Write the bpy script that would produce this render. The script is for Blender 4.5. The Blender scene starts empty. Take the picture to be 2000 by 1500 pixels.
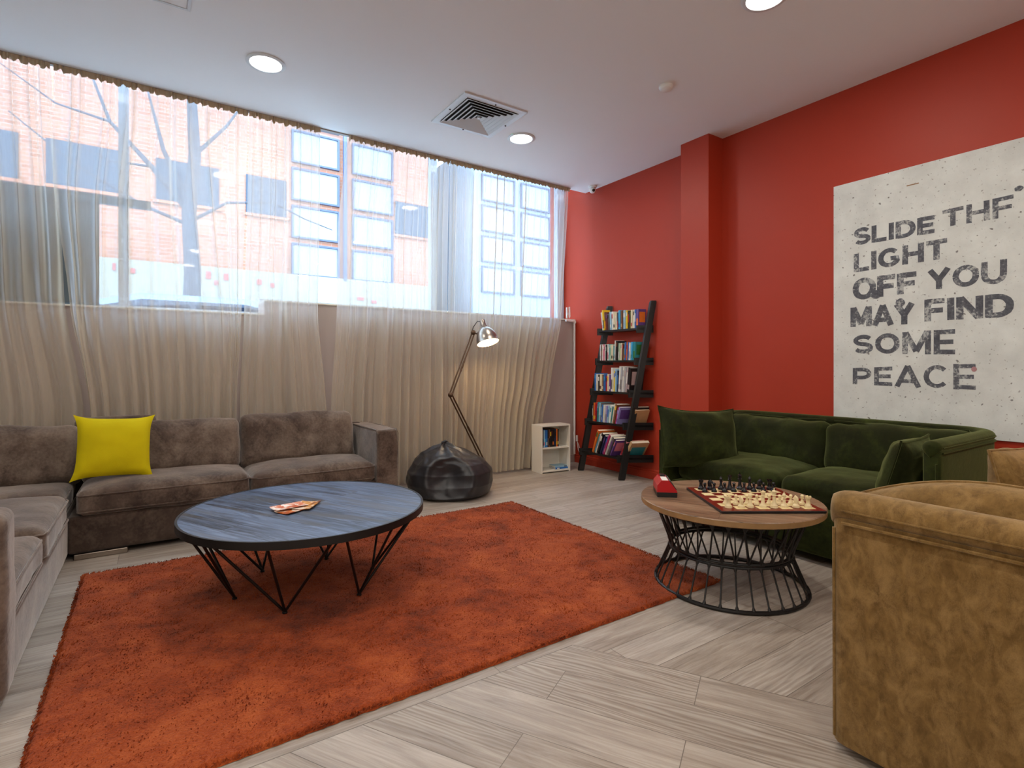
import bpy, bmesh, math, random
from math import sin, cos, pi, radians, sqrt, atan2, hypot
from mathutils import Vector, Matrix, noise

sc = bpy.context.scene
COL = sc.collection
random.seed(7)

# ------------------------------------------------------------------ camera, world, sun, exposure
CAM_H = 1.15
cd = bpy.data.cameras.new('camera')
cam = bpy.data.objects.new('camera', cd)
COL.objects.link(cam)
cam.location = (0, 0, CAM_H)
cam.rotation_euler = (pi / 2, 0, -atan2(1045, 1550))
cd.sensor_width = 36
cd.lens = 1045 / 2000 * 36
cd.shift_y = -35 / 2000
cd.clip_start = 0.05
sc.camera = cam

sc.view_settings.view_transform = 'Standard'
sc.view_settings.look = 'None'
sc.view_settings.gamma = 1
sc.view_settings.exposure = 0.12
sc.view_settings.use_curve_mapping = False

wd = bpy.data.worlds.new('sky')
sc.world = wd
wd.use_nodes = True
bg = wd.node_tree.nodes['Background']
bg.inputs[0].default_value = (0.54, 0.75, 1.0, 1)
bg.inputs[1].default_value = 11.0

sd = bpy.data.lights.new('sun', 'SUN')
sd.energy = 2.2
sd.angle = 0.02
sd.color = (1.0, 0.93, 0.82)
sun = bpy.data.objects.new('sun', sd)
COL.objects.link(sun)
sun.location = (-10, -20, 25)
sun.rotation_euler = Vector((0.42, 0.72, -0.55)).to_track_quat('-Z', 'Y').to_euler()

LAMP_W = 14.0          # each ceiling downlight

# ------------------------------------------------------------------ helpers
def lin(c):
    c = c / 255.0
    return c / 12.92 if c <= 0.04045 else ((c + 0.055) / 1.055) ** 2.4
def rgb(r, g, b):
    return (lin(r), lin(g), lin(b), 1.0)

def tag(o, label=None, cat=None, group=None, kind=None):
    if label: o['label'] = label
    if cat: o['category'] = cat
    if group: o['group'] = group
    if kind: o['kind'] = kind
    return o

def thing(name, label, cat, loc=(0, 0, 0), rz=0.0, group=None):
    o = bpy.data.objects.new(name, None)
    o.empty_display_size = 0.1
    COL.objects.link(o)
    o.location = loc
    o.rotation_euler = (0, 0, rz)
    return tag(o, label, cat, group)

class MB:
    """collects verts and faces (each face with a material slot)"""
    def __init__(s):
        s.v = []; s.f = []; s.m = []
    def add(s, vs, fs, mi=0, M=None):
        b = len(s.v)
        for p in vs:
            p = Vector(p)
            s.v.append(M @ p if M else p)
        for f in fs:
            s.f.append([b + i for i in f]); s.m.append(mi)
        return s
    def box(s, x0, x1, y0, y1, z0, z1, mi=0, M=None):
        vs = [(x, y, z) for x in (x0, x1) for y in (y0, y1) for z in (z0, z1)]
        fs = [(0, 1, 3, 2), (4, 6, 7, 5), (0, 4, 5, 1), (2, 3, 7, 6), (0, 2, 6, 4), (1, 5, 7, 3)]
        return s.add(vs, fs, mi, M)
    def rbox(s, x0, x1, y0, y1, z0, z1, r=0.006, mi=0, M=None, seg=2):
        bm = bmesh.new()
        bmesh.ops.create_cube(bm, size=1)
        for v in bm.verts:
            v.co = Vector(((x0 + x1) / 2 + v.co.x * (x1 - x0), (y0 + y1) / 2 + v.co.y * (y1 - y0), (z0 + z1) / 2 + v.co.z * (z1 - z0)))
        bmesh.ops.bevel(bm, geom=bm.edges[:], offset=r, segments=seg, affect='EDGES', profile=0.5)
        bm.verts.index_update()
        s.add([v.co.copy() for v in bm.verts], [[v.index for v in f.verts] for f in bm.faces], mi, M)
        bm.free()
        return s
    def tube(s, pts, r, n=8, mi=0, closed=False, caps=True, M=None):
        pts = [Vector(p) for p in pts]
        N = len(pts)
        rs = r if isinstance(r, (list, tuple)) else [r] * N
        vs = []; fs = []
        up = None
        for i, p in enumerate(pts):
            if closed:
                t = pts[(i + 1) % N] - pts[i - 1]
            else:
                t = pts[min(i + 1, N - 1)] - pts[max(i - 1, 0)]
            t.normalize()
            if up is None:
                up = Vector((0, 0, 1)) if abs(t.z) < 0.9 else Vector((1, 0, 0))
            a = up - t * up.dot(t)
            if a.length < 1e-5:
                a = t.orthogonal()
            a.normalize(); up = a
            b = t.cross(a)
            for k in range(n):
                w = 2 * pi * k / n
                vs.append(p + (a * cos(w) + b * sin(w)) * rs[i])
        L = N if closed else N - 1
        for i in range(L):
            j = (i + 1) % N
            for k in range(n):
                l = (k + 1) % n
                fs.append((i * n + k, i * n + l, j * n + l, j * n + k))
        if caps and not closed:
            fs.append(tuple(range(n - 1, -1, -1)))
            fs.append(tuple((N - 1) * n + k for k in range(n)))
        return s.add(vs, fs, mi, M)
    def lathe(s, prof, n=24, mi=0, M=None, cap=True):
        vs = []; fs = []
        for r, z in prof:
            for k in range(n):
                w = 2 * pi * k / n
                vs.append((r * cos(w), r * sin(w), z))
        for i in range(len(prof) - 1):
            for k in range(n):
                l = (k + 1) % n
                fs.append((i * n + k, i * n + l, (i + 1) * n + l, (i + 1) * n + k))
        if cap:
            if prof[0][0] > 1e-4: fs.append(tuple(range(n - 1, -1, -1)))
            if prof[-1][0] > 1e-4: fs.append(tuple((len(prof) - 1) * n + k for k in range(n)))
        return s.add(vs, fs, mi, M)
    def prism(s, poly, z0, z1, mi=0, M=None):
        n = len(poly)
        vs = [(x, y, z0) for x, y in poly] + [(x, y, z1) for x, y in poly]
        fs = [tuple(range(n - 1, -1, -1)), tuple(range(n, 2 * n))]
        fs += [(i, (i + 1) % n, n + (i + 1) % n, n + i) for i in range(n)]
        return s.add(vs, fs, mi, M)
    def grid(s, nu, nv, fn, mi=0, closed_u=False):
        vs = [fn(i / (nu if closed_u else nu - 1), j / (nv - 1)) for j in range(nv) for i in range(nu)]
        fs = []
        for j in range(nv - 1):
            for i in range(nu if closed_u else nu - 1):
                k = (i + 1) % nu
                fs.append((j * nu + i, j * nu + k, (j + 1) * nu + k, (j + 1) * nu + i))
        return s.add(vs, fs, mi)
    def build(s, name, mats, parent=None, smooth=False, loc=None, rot=None):
        me = bpy.data.meshes.new(name)
        me.from_pydata([tuple(p) for p in s.v], [], s.f)
        if not isinstance(mats, (list, tuple)): mats = [mats]
        for m in mats: me.materials.append(m)
        if len(mats) > 1:
            me.polygons.foreach_set('material_index', s.m)
        bm = bmesh.new(); bm.from_mesh(me)
        bmesh.ops.recalc_face_normals(bm, faces=bm.faces)
        bm.to_mesh(me); bm.free()
        if smooth:
            me.polygons.foreach_set('use_smooth', [True] * len(me.polygons))
            if smooth != 'all':
                try: me.set_sharp_from_angle(angle=radians(float(smooth) if smooth is not True else 40))
                except Exception: pass
        me.update()
        o = bpy.data.objects.new(name, me)
        COL.objects.link(o)
        if parent: o.parent = parent
        if loc: o.location = loc
        if rot: o.rotation_euler = rot
        return o

def nz(p, s=1.0, seed=0.0):
    return noise.noise(Vector((p[0] * s + seed, p[1] * s - seed * 0.7, p[2] * s + seed * 1.3)))

def soft_box(mb, sx, sy, sz, r, n=14, crown=0.0, amp=0.0, seed=0.0, M=None, fr=6.0, sag=0.0):
    """upholstery block of size sx,sy,sz centred at 0 with rounded edges, crowned top and gentle rumples"""
    vs = []; idx = {}; fs = []
    h = (sx / 2, sy / 2, sz / 2)
    nn = [max(4, int(n * q / max(sx, sy, sz)) + 2) for q in (sx, sy, sz)]
    def vert(p):
        key = (round(p[0], 5), round(p[1], 5), round(p[2], 5))
        if key in idx: return idx[key]
        q = Vector(p)
        c = Vector([max(-h[i] + r, min(h[i] - r, q[i])) for i in range(3)])
        d = q - c
        if d.length > 1e-6: q = c + d.normalized() * r
        u = q.x / h[0]; w = q.y / h[1]
        k = max(0, 1 - u ** 4) * max(0, 1 - w ** 4)
        q.z += crown * k * (0.5 + q.z / sz) - sag * k * (0.5 - q.z / sz)
        if amp:
            nn_ = Vector((nz(q, fr, seed), nz(q, fr, seed + 11), nz(q, fr, seed + 23)))
            q += nn_ * amp + Vector((nz(q, fr * 2.7, seed + 5), nz(q, fr * 2.7, seed + 6), nz(q, fr * 2.7, seed + 7))) * amp * 0.35
        idx[key] = len(vs); vs.append(q)
        return idx[key]
    def ax(i):
        # denser samples at the rounded ends
        k = nn[i]; H = h[i]
        t = [-H, -H + r * 0.3, -H + r * 0.7]
        t += [-H + r + (2 * H - 2 * r) * q / k for q in range(k + 1)]
        t += [H - r * 0.7, H - r * 0.3, H]
        return t
    A = [ax(0), ax(1), ax(2)]
    for a, b, c in ((0, 1, 2), (1, 2, 0), (2, 0, 1)):
        for sgn in (-1, 1):
            for i in range(len(A[a]) - 1):
                for j in range(len(A[b]) - 1):
                    q = []
                    for (ii, jj) in ((i, j), (i + 1, j), (i + 1, j + 1), (i, j + 1)):
                        p = [0, 0, 0]; p[a] = A[a][ii]; p[b] = A[b][jj]; p[c] = sgn * h[c]
                        q.append(vert(p))
                    if len(set(q)) >= 3:
                        fs.append(q if sgn > 0 else q[::-1])
    return mb.add(vs, fs, 0, M)

def pillow(mb, w, h, t, n=22, ear=0.03, amp=0.012, seed=0.0, M=None, pw=2.6, sag=0.0):
    """knife-edge scatter cushion in the local XZ plane, thickness along Y"""
    def fn(side):
        def f(u, v):
            a = u * 2 - 1; b = v * 2 - 1
            x = a * w / 2 * (1 - 0.03 * (1 - b * b) * abs(a) ** 2)
            z = b * h / 2 * (1 - 0.03 * (1 - a * a) * abs(b) ** 2)
            k = abs(a * b) ** 6
            x += ear * k * (1 if a > 0 else -1); z += ear * k * (1 if b > 0 else -1)
            th = (max(0, 1 - abs(a) ** pw) * max(0, 1 - abs(b) ** pw)) ** 0.55 * t / 2
            p = Vector((x, 0, z))
            y = side * (th + 0.0005)
            e = min(1.0, th / (t * 0.25))
            y += (nz((x, side, z), 5, seed) * amp + nz((x, side, z), 14, seed + 4) * amp * 0.4) * e
            z -= sag * (1 - a * a) * (0.5 + b / 2)
            return Vector((x, y, z))
        return f
    for side in (-1, 1):
        f = fn(side)
        m2 = MB(); m2.grid(n, n, f)
        mb.add(m2.v, m2.f, 0, M)
    return mb

def pillow_edge(w, h, ear=0.03, sag=0.0, n=18):
    pts = []
    def P(a, b):
        x = a * w / 2 * (1 - 0.03 * (1 - b * b) * abs(a) ** 2)
        z = b * h / 2 * (1 - 0.03 * (1 - a * a) * abs(b) ** 2)
        k = abs(a * b) ** 6
        x += ear * k * (1 if a > 0 else -1); z += ear * k * (1 if b > 0 else -1)
        z -= sag * (1 - a * a) * (0.5 + b / 2)
        return Vector((x, 0, z))
    for i in range(n): pts.append(P(-1 + 2 * i / n, -1))
    for i in range(n): pts.append(P(1, -1 + 2 * i / n))
    for i in range(n): pts.append(P(1 - 2 * i / n, 1))
    for i in range(n): pts.append(P(-1, 1 - 2 * i / n))
    return pts

# ------------------------------------------------------------------ materials
class NT:
    def __init__(s, name):
        s.m = bpy.data.materials.new(name); s.m.use_nodes = True
        s.t = s.m.node_tree; s.n = s.t.nodes; s.l = s.t.links
        s.b = s.n['Principled BSDF']; s.out = s.n['Material Output']
    def node(s, ty, **kw):
        n = s.n.new(ty)
        for k, v in kw.items(): setattr(n, k, v)
        return n
    def link(s, a, b): s.l.new(a, b)
    def coord(s, scale=(1, 1, 1), rot=(0, 0, 0), kind='Object', loc=(0, 0, 0)):
        tc = s.node('ShaderNodeTexCoord'); mp = s.node('ShaderNodeMapping')
        mp.inputs['Scale'].default_value = scale; mp.inputs['Rotation'].default_value = rot
        mp.inputs['Location'].default_value = loc
        s.link(tc.outputs[kind], mp.inputs[0])
        return mp.outputs[0]
    def noise(s, vec, scale, detail=3, rough=0.55, dist=0.0):
        n = s.node('ShaderNodeTexNoise')
        n.inputs['Scale'].default_value = scale; n.inputs['Detail'].default_value = detail
        n.inputs['Roughness'].default_value = rough; n.inputs['Distortion'].default_value = dist
        if vec is not None: s.link(vec, n.inputs['Vector'])
        return n.outputs[0]
    def ramp(s, fac, stops):
        n = s.node('ShaderNodeValToRGB')
        e = n.color_ramp.elements
        while len(e) < len(stops): e.new(0.5)
        for i, (p, c) in enumerate(stops):
            e[i].position = p; e[i].color = c
        s.link(fac, n.inputs[0])
        return n.outputs[0]
    def mix(s, fac, a, b, blend='MIX'):
        n = s.node('ShaderNodeMix', data_type='RGBA', blend_type=blend)
        for inp, val in ((n.inputs[0], fac), (n.inputs[6], a), (n.inputs[7], b)):
            if hasattr(val, 'is_output'): s.link(val, inp)
            else: inp.default_value = val
        return n.outputs[2]
    def math(s, op, a, b=None, c=None):
        n = s.node('ShaderNodeMath', operation=op)
        for i, v in enumerate((a, b, c)):
            if v is None: continue
            if hasattr(v, 'is_output'): s.link(v, n.inputs[i])
            else: n.inputs[i].default_value = v
        return n.outputs[0]
    def bump(s, h, strength=0.2, dist=0.01):
        n = s.node('ShaderNodeBump')
        n.inputs['Strength'].default_value = strength; n.inputs['Distance'].default_value = dist
        s.link(h, n.inputs['Height']); s.link(n.outputs[0], s.b.inputs['Normal'])
    def set(s, **kw):
        for k, v in kw.items():
            k = k.replace('_', ' ')
            i = s.b.inputs[k]
            if hasattr(v, 'is_output'): s.link(v, i)
            else: i.default_value = v

def plain(name, col, rough=0.5, metal=0.0, spec=0.5, bump=0.0, bscale=60, var=0.0, vscale=8, coat=0.0):
    t = NT(name)
    t.set(Roughness=rough, Metallic=metal)
    t.b.inputs['Specular IOR Level'].default_value = spec
    if coat: t.b.inputs['Coat Weight'].default_value = coat
    v = t.coord()
    if var:
        f = t.noise(v, vscale, 4)
        a = tuple(x * (1 - var) for x in col[:3]) + (1,); b = tuple(min(1, x * (1 + var)) for x in col[:3]) + (1,)
        t.set(Base_Color=t.ramp(f, [(0.3, a), (0.7, b)]))
    else:
        t.set(Base_Color=col)
    if bump: t.bump(t.noise(v, bscale, 4), bump)
    return t.m

def emit(name, col, strength):
    t = NT(name)
    t.set(Base_Color=col, Emission_Color=col, Emission_Strength=strength)
    return t.m

def velvet(name, dark, lightc, worn, s1=5.0, sheen=0.5, sheen_tint=(1, 1, 1, 1), wornp=0.62, stretch=(1, 1, 1), bump=0.25):
    t = NT(name)
    v = t.coord(scale=stretch)
    a = t.noise(v, s1, 6, 0.62, 0.4)
    b = t.noise(v, s1 * 0.45, 4, 0.6, 0.8)
    c = t.noise(v, s1 * 9, 3, 0.6)
    base = t.ramp(a, [(0.3, dark), (0.7, lightc)])
    wf = t.ramp(t.math('ADD', t.math('MULTIPLY', b, 0.75), t.math('MULTIPLY', c, 0.25)), [(wornp - 0.15, (0, 0, 0, 1)), (wornp + 0.10, (0.9, 0.9, 0.9, 1))])
    t.set(Base_Color=t.mix(wf, base, worn), Roughness=0.85)
    t.b.inputs['Specular IOR Level'].default_value = 0.15
    t.b.inputs['Sheen Weight'].default_value = sheen
    t.b.inputs['Sheen Roughness'].default_value = 0.45
    t.b.inputs['Sheen Tint'].default_value = sheen_tint
    t.bump(t.math('ADD', a, t.math('MULTIPLY', c, 0.35)), bump, 0.01)
    return t.m

def wood_floor():
    t = NT('whitewashed_plank_floor')
    geo = t.node('ShaderNodeNewGeometry')
    sx = t.node('ShaderNodeSeparateXYZ'); t.link(geo.outputs['Position'], sx.inputs[0])
    def field(rotz, off):
        mp = t.node('ShaderNodeMapping')
        mp.vector_type = 'TEXTURE'
        mp.inputs['Rotation'].default_value = (0, 0, rotz)
        mp.inputs['Location'].default_value = off
        t.link(geo.outputs['Position'], mp.inputs[0])
        br = t.node('ShaderNodeTexBrick')
        br.offset = 0.37; br.squash = 1.0
        br.inputs['Scale'].default_value = 1.0
        br.inputs['Brick Width'].default_value = 1.25; br.inputs['Row Height'].default_value = 0.19
        br.inputs['Mortar Size'].default_value = 0.0014; br.inputs['Mortar Smooth'].default_value = 0.1
        br.inputs['Bias'].default_value = 0.0
        br.inputs['Color1'].default_value = (0, 0, 0, 1); br.inputs['Color2'].default_value = (1, 1, 1, 1)
        br.inputs['Mortar'].default_value = (0.5, 0.5, 0.5, 1)
        t.link(mp.outputs[0], br.inputs[0])
        # grain along the plank, shifted from board to board
        ad = t.node('ShaderNodeVectorMath', operation='MULTIPLY_ADD')
        t.link(br.outputs[0], ad.inputs[0]); ad.inputs[1].default_value = (7, 3.1, 5); t.link(mp.outputs[0], ad.inputs[2])
        st = t.node('ShaderNodeVectorMath', operation='MULTIPLY')
        st.inputs[1].default_value = (0.9, 11, 1); t.link(ad.outputs[0], st.inputs[0])
        g1 = t.noise(st.outputs[0], 2.2, 8, 0.68, 0.9)
        w = t.node('ShaderNodeTexWave', wave_type='BANDS', bands_direction='Y')
        w.inputs['Scale'].default_value = 6.5; w.inputs['Distortion'].default_value = 22.0
        w.inputs['Detail'].default_value = 3.0; w.inputs['Detail Scale'].default_value = 0.7
        st2 = t.node('ShaderNodeVectorMath', operation='MULTIPLY')
        st2.inputs[1].default_value = (0.28, 2.6, 1); t.link(ad.outputs[0], st2.inputs[0])
        t.link(st2.outputs[0], w.inputs[0])
        st3 = t.node('ShaderNodeVectorMath', operation='MULTIPLY')
        st3.inputs[1].default_value = (4, 90, 1); t.link(ad.outputs[0], st3.inputs[0])
        g3 = t.noise(st3.outputs[0], 2.0, 3, 0.6)
        return br, g1, w.outputs[0], g3, st2.outputs[0]
    A = field(0.0, (0.3, 0.06, 0))
    B = field(radians(120), (1.46, 1.655, 0))
    # boundary between the two laying directions: y < 1.69 and in front of the seam (1.46,1.655) -> (1.79,1.08)
    nx = t.math('ADD', t.math('MULTIPLY', t.math('SUBTRACT', sx.outputs[0], 1.46), 0.866), t.math('MULTIPLY', t.math('SUBTRACT', sx.outputs[1], 1.655), 0.5))
    mk = t.math('MULTIPLY', t.math('LESS_THAN', nx, 0.0), t.math('LESS_THAN', sx.outputs[1], 1.69))
    seam = t.math('MULTIPLY', t.math('LESS_THAN', t.math('ABSOLUTE', nx), 0.0016), t.math('LESS_THAN', sx.outputs[1], 1.69))
    seam2 = t.math('MULTIPLY', t.math('LESS_THAN', t.math('ABSOLUTE', t.math('SUBTRACT', sx.outputs[1], 1.69)), 0.0016), t.math('LESS_THAN', nx, 0.0))
    def pick(i):
        return t.mix(mk, A[i] if i else A[0].outputs[0], B[i] if i else B[0].outputs[0])
    tone = pick(0); g1 = pick(1); wv = pick(2); g3 = pick(3)
    fac = t.mix(mk, A[0].outputs[1], B[0].outputs[1])
    base = t.ramp(g1, [(0.28, rgb(104, 90, 78)), (0.5, rgb(160, 148, 136)), (0.68, rgb(192, 183, 172))])
    sw = t.noise(pick(4), 0.55, 2, 0.5)
    swm = t.ramp(sw, [(0.54, (0.05,) * 3 + (1,)), (0.64, (0.42,) * 3 + (1,))])
    base = t.mix(swm, base, t.ramp(wv, [(0.0, rgb(98, 84, 72)), (0.25, rgb(140, 127, 114)), (0.6, rgb(170, 160, 148)), (1.0, rgb(206, 200, 190))]))
    base = t.mix(t.math('MULTIPLY', t.ramp(g3, [(0.45, (0, 0, 0, 1)), (0.75, (1, 1, 1, 1))]), 0.3), base, rgb(214, 208, 198))
    base = t.mix(0.35, base, t.ramp(tone, [(0.0, rgb(118, 104, 92)), (0.5, rgb(154, 141, 128)), (1.0, rgb(176, 167, 158))]), 'MIX')
    gap = t.math('MAXIMUM', fac, t.math('MAXIMUM', seam, seam2))
    base = t.mix(t.math('MULTIPLY', gap, 0.7), base, rgb(70, 60, 52))
    t.set(Base_Color=base, Roughness=t.ramp(g1, [(0.3, (0.42,) * 3 + (1,)), (0.7, (0.58,) * 3 + (1,))]))
    t.b.inputs['Specular IOR Level'].default_value = 0.4
    t.bump(t.math('SUBTRACT', t.math('MULTIPLY', g1, 0.5), gap), 0.12, 0.004)
    return t.m

def plank_top(name, dark, mid, lightc, rz, width, rough, streak=None, spec=0.5, coat=0.0):
    t = NT(name)
    v = t.coord(rot=(0, 0, rz))
    br = t.node('ShaderNodeTexBrick'); br.offset = 0.5
    br.inputs['Scale'].default_value = 1.0; br.inputs['Brick Width'].default_value = 3.0
    br.inputs['Row Height'].default_value = width; br.inputs['Mortar Size'].default_value = 0.0012
    br.inputs['Color1'].default_value = (0, 0, 0, 1); br.inputs['Color2'].default_value = (1, 1, 1, 1)
    t.link(v, br.inputs[0])
    ad = t.node('ShaderNodeVectorMath', operation='MULTIPLY_ADD')
    t.link(br.outputs[0], ad.inputs[0]); ad.inputs[1].default_value = (5, 2, 3); t.link(v, ad.inputs[2])
    st = t.node('ShaderNodeVectorMath', operation='MULTIPLY'); st.inputs[1].default_value = (1.4, 16, 1)
    t.link(ad.outputs[0], st.inputs[0])
    g = t.noise(st.outputs[0], 2.0, 7, 0.62, 1.3)
    st2 = t.node('ShaderNodeVectorMath', operation='MULTIPLY'); st2.inputs[1].default_value = (0.8, 7, 1)
    t.link(ad.outputs[0], st2.inputs[0])
    g2 = t.noise(st2.outputs[0], 1.6, 3, 0.5, 0.5)
    base = t.ramp(g, [(0.38, dark), (0.5, mid), (0.63, lightc)])
    if streak: base = t.mix(t.ramp(g2, [(0.52, (0, 0, 0, 1)), (0.62, (0.85,) * 3 + (1,))]), base, streak)
    base = t.mix(0.4, base, t.ramp(br.outputs[0], [(0, dark), (1, lightc)]))
    base = t.mix(t.math('MULTIPLY', br.outputs[1], 0.8), base, tuple(x * 0.25 for x in dark[:3]) + (1,))
    t.set(Base_Color=base, Roughness=rough)
    t.b.inputs['Specular IOR Level'].default_value = spec
    if coat:
        t.b.inputs['Coat Weight'].default_value = coat; t.b.inputs['Coat Roughness'].default_value = 0.3
    t.bump(g, 0.12, 0.004)
    return t.m

def sheer():
    t = NT('sheer_beige_voile')
    t.n.remove(t.b)
    d = t.node('ShaderNodeBsdfDiffuse'); tl = t.node('ShaderNodeBsdfTranslucent'); tr = t.node('ShaderNodeBsdfTransparent')
    col = rgb(226, 211, 182)
    v = t.coord(scale=(1, 1, 1))
    w = t.noise(t.coord(scale=(120, 120, 9)), 1.0, 2)
    d.inputs[0].default_value = col
    tl.inputs[0].default_value = rgb(226, 231, 238)
    tr.inputs[0].default_value = (1, 1, 1, 1)
    m1 = t.node('ShaderNodeMixShader'); m1.inputs[0].default_value = 0.37
    t.link(d.outputs[0], m1.inputs[1]); t.link(tl.outputs[0], m1.inputs[2])
    lw = t.node('ShaderNodeLayerWeight'); lw.inputs[0].default_value = 0.35
    # the weave closes up when looked at along the cloth
    cover = t.math('ADD', 0.42, t.math('MULTIPLY', lw.outputs[1], 0.55))
    cover = t.math('ADD', cover, t.math('MULTIPLY', t.math('SUBTRACT', w, 0.5), 0.06))
    cover = t.math('MINIMUM', cover, 0.97)
    m2 = t.node('ShaderNodeMixShader')
    t.link(cover, m2.inputs[0]); t.link(tr.outputs[0], m2.inputs[1]); t.link(m1.outputs[0], m2.inputs[2])
    t.link(m2.outputs[0], t.out.inputs[0])
    return t.m

def thin_glass():
    t = NT('window_glass')
    t.n.remove(t.b)
    tr = t.node('ShaderNodeBsdfTransparent'); gl = t.node('ShaderNodeBsdfGlossy')
    tr.inputs[0].default_value = (0.95, 0.97, 0.97, 1); gl.inputs['Roughness'].default_value = 0.03
    m = t.node('ShaderNodeMixShader'); m.inputs[0].default_value = 0.014
    t.link(tr.outputs[0], m.inputs[1]); t.link(gl.outputs[0], m.inputs[2]); t.link(m.outputs[0], t.out.inputs[0])
    return t.m

def brick_mat(name, c1, c2, mortar):
    t = NT(name)
    tc = t.node('ShaderNodeTexCoord'); mp = t.node('ShaderNodeMapping')
    mp.inputs['Rotation'].default_value = (-pi / 2, 0, 0)
    t.link(tc.outputs['Object'], mp.inputs[0])
    br = t.node('ShaderNodeTexBrick'); br.inputs['Scale'].default_value = 1.0
    br.inputs['Brick Width'].default_value = 0.23; br.inputs['Row Height'].default_value = 0.075
    br.inputs['Mortar Size'].default_value = 0.006
    br.inputs['Color1'].default_value = c1; br.inputs['Color2'].default_value = c2; br.inputs['Mortar'].default_value = mortar
    t.link(mp.outputs[0], br.inputs[0])
    t.set(Base_Color=br.outputs[0], Roughness=0.9)
    return t.m

def rug_mat():
    t = NT('burnt_orange_pile')
    v = t.coord()
    a = t.noise(v, 3.2, 5, 0.6, 0.6)
    b = t.noise(v, 16, 4, 0.6)
    c = t.noise(t.coord(scale=(1, 1, 0.2)), 150, 2, 0.6)
    f = t.math('ADD', t.math('MULTIPLY', a, 0.5), t.math('ADD', t.math('MULTIPLY', b, 0.25), t.math('MULTIPLY', c, 0.25)))
    t.set(Base_Color=t.ramp(f, [(0.36, rgb(92, 34, 11)), (0.5, rgb(144, 61, 25)), (0.64, rgb(174, 86, 42))]), Roughness=0.95)
    t.b.inputs['Specular IOR Level'].default_value = 0.1
    t.b.inputs['Sheen Weight'].default_value = 0.08
    t.bump(c, 0.6, 0.01)
    return t.m

def poster_mat():
    t = NT('speckled_concrete_print')
    v = t.coord()
    a = t.noise(v, 6, 5, 0.6)
    base = t.ramp(a, [(0.3, rgb(198, 202, 199)), (0.7, rgb(222, 227, 224))])
    n2 = t.noise(v, 55, 2, 0.5)
    base = t.mix(t.ramp(n2, [(0.66, (0, 0, 0, 1)), (0.72, (0.8,) * 3 + (1,))]), base, rgb(128, 124, 120))
    n3 = t.noise(v, 30, 1, 0.5)
    base = t.mix(t.ramp(n3, [(0.73, (0, 0, 0, 1)), (0.76, (0.9,) * 3 + (1,))]), base, rgb(84, 80, 78))
    n4 = t.noise(v, 120, 2, 0.6)
    base = t.mix(t.math('MULTIPLY', n4, 0.25), base, rgb(226, 225, 220))
    t.set(Base_Color=base, Roughness=0.7)
    return t.m

def ink_mat():
    t = NT('worn_stencil_ink')
    v = t.coord()
    a = t.noise(v, 9, 3, 0.6); b = t.noise(v, 70, 3, 0.6)
    f = t.math('ADD', t.math('MULTIPLY', a, 0.55), t.math('MULTIPLY', b, 0.45))
    t.set(Base_Color=t.ramp(f, [(0.38, rgb(70, 73, 82)), (0.52, rgb(94, 97, 105)), (0.60, rgb(176, 179, 178))]), Roughness=0.75)
    return t.m

M = {}
M['floor'] = wood_floor()
M['red'] = plain('red_wall_paint', rgb(168, 52, 29), 0.5, spec=0.35, bump=0.03, bscale=220, var=0.03, vscale=1.5)
M['white'] = plain('white_ceiling_paint', rgb(238, 238, 238), 0.8, bump=0.02, bscale=150)
M['grey_wall'] = plain('mauve_grey_wall_paint', rgb(172, 158, 152), 0.7, bump=0.03, bscale=150)
M['cream'] = plain('white_wall_paint', rgb(236, 233, 228), 0.7, bump=0.03, bscale=150)
M['frame'] = plain('pale_window_frame', rgb(190, 200, 214), 0.4)
M['glass'] = thin_glass()
M['sheer'] = sheer()
M['tape'] = plain('beige_heading_tape', rgb(176, 156, 128), 0.85, bump=0.1, bscale=200)
M['track'] = plain('curtain_track_paint', rgb(150, 142, 134), 0.5)
M['blind'] = plain('dark_grey_blind_cloth', rgb(92, 100, 104), 0.8, var=0.08, vscale=6, bump=0.05, bscale=300)
M['rail'] = plain('slate_rail', rgb(84, 104, 118), 0.5)
M['brick'] = brick_mat('orange_brick', rgb(150, 100, 78), rgb(136, 88, 68), rgb(144, 118, 106))
M['sill'] = plain('cream_sill_paint', rgb(224, 218, 204), 0.5)
M['pale_render'] = plain('pale_render', rgb(128, 124, 112), 0.85, var=0.04)
M['grey_render'] = plain('grey_render', rgb(120, 132, 146), 0.85, var=0.04)
M['dark_pane'] = plain('dark_blue_glass', rgb(28, 40, 56), 0.12, spec=0.5)
M['light_pane'] = plain('pale_blind_behind_glass', rgb(122, 127, 138), 0.3)
M['pane_frame'] = plain('blue_grey_window_frame', rgb(56, 66, 92), 0.5)
M['sign_red'] = plain('faded_red_sign_paint', rgb(142, 72, 70), 0.6)
M['asphalt'] = plain('asphalt', rgb(200, 201, 202), 0.9, var=0.1, vscale=20)
M['bark'] = plain('grey_bark', rgb(64, 66, 74), 0.9, bump=0.4, bscale=40, var=0.15)
M['car_paint'] = plain('silver_blue_car_paint', rgb(96, 110, 128), 0.25, metal=0.3, coat=0.6)
M['tyre'] = plain('tyre_rubber', rgb(28, 28, 30), 0.85)
M['brown'] = velvet('taupe_velvet', rgb(58, 46, 41), rgb(94, 79, 70), rgb(134, 118, 105), 7.5, 0.5, (0.97, 0.91, 0.87, 1), 0.58, bump=0.35)
M['brown_dark'] = velvet('taupe_velvet_base', rgb(50, 39, 34), rgb(82, 68, 60), rgb(112, 97, 86), 6, 0.35, (0.95, 0.9, 0.86, 1), 0.64, bump=0.25)
M['green'] = velvet('forest_green_velvet', rgb(15, 17, 3), rgb(31, 36, 8), rgb(54, 64, 20), 4.5, 0.4, (0.6, 0.7, 0.26, 1), 0.64, bump=0.3)
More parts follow.
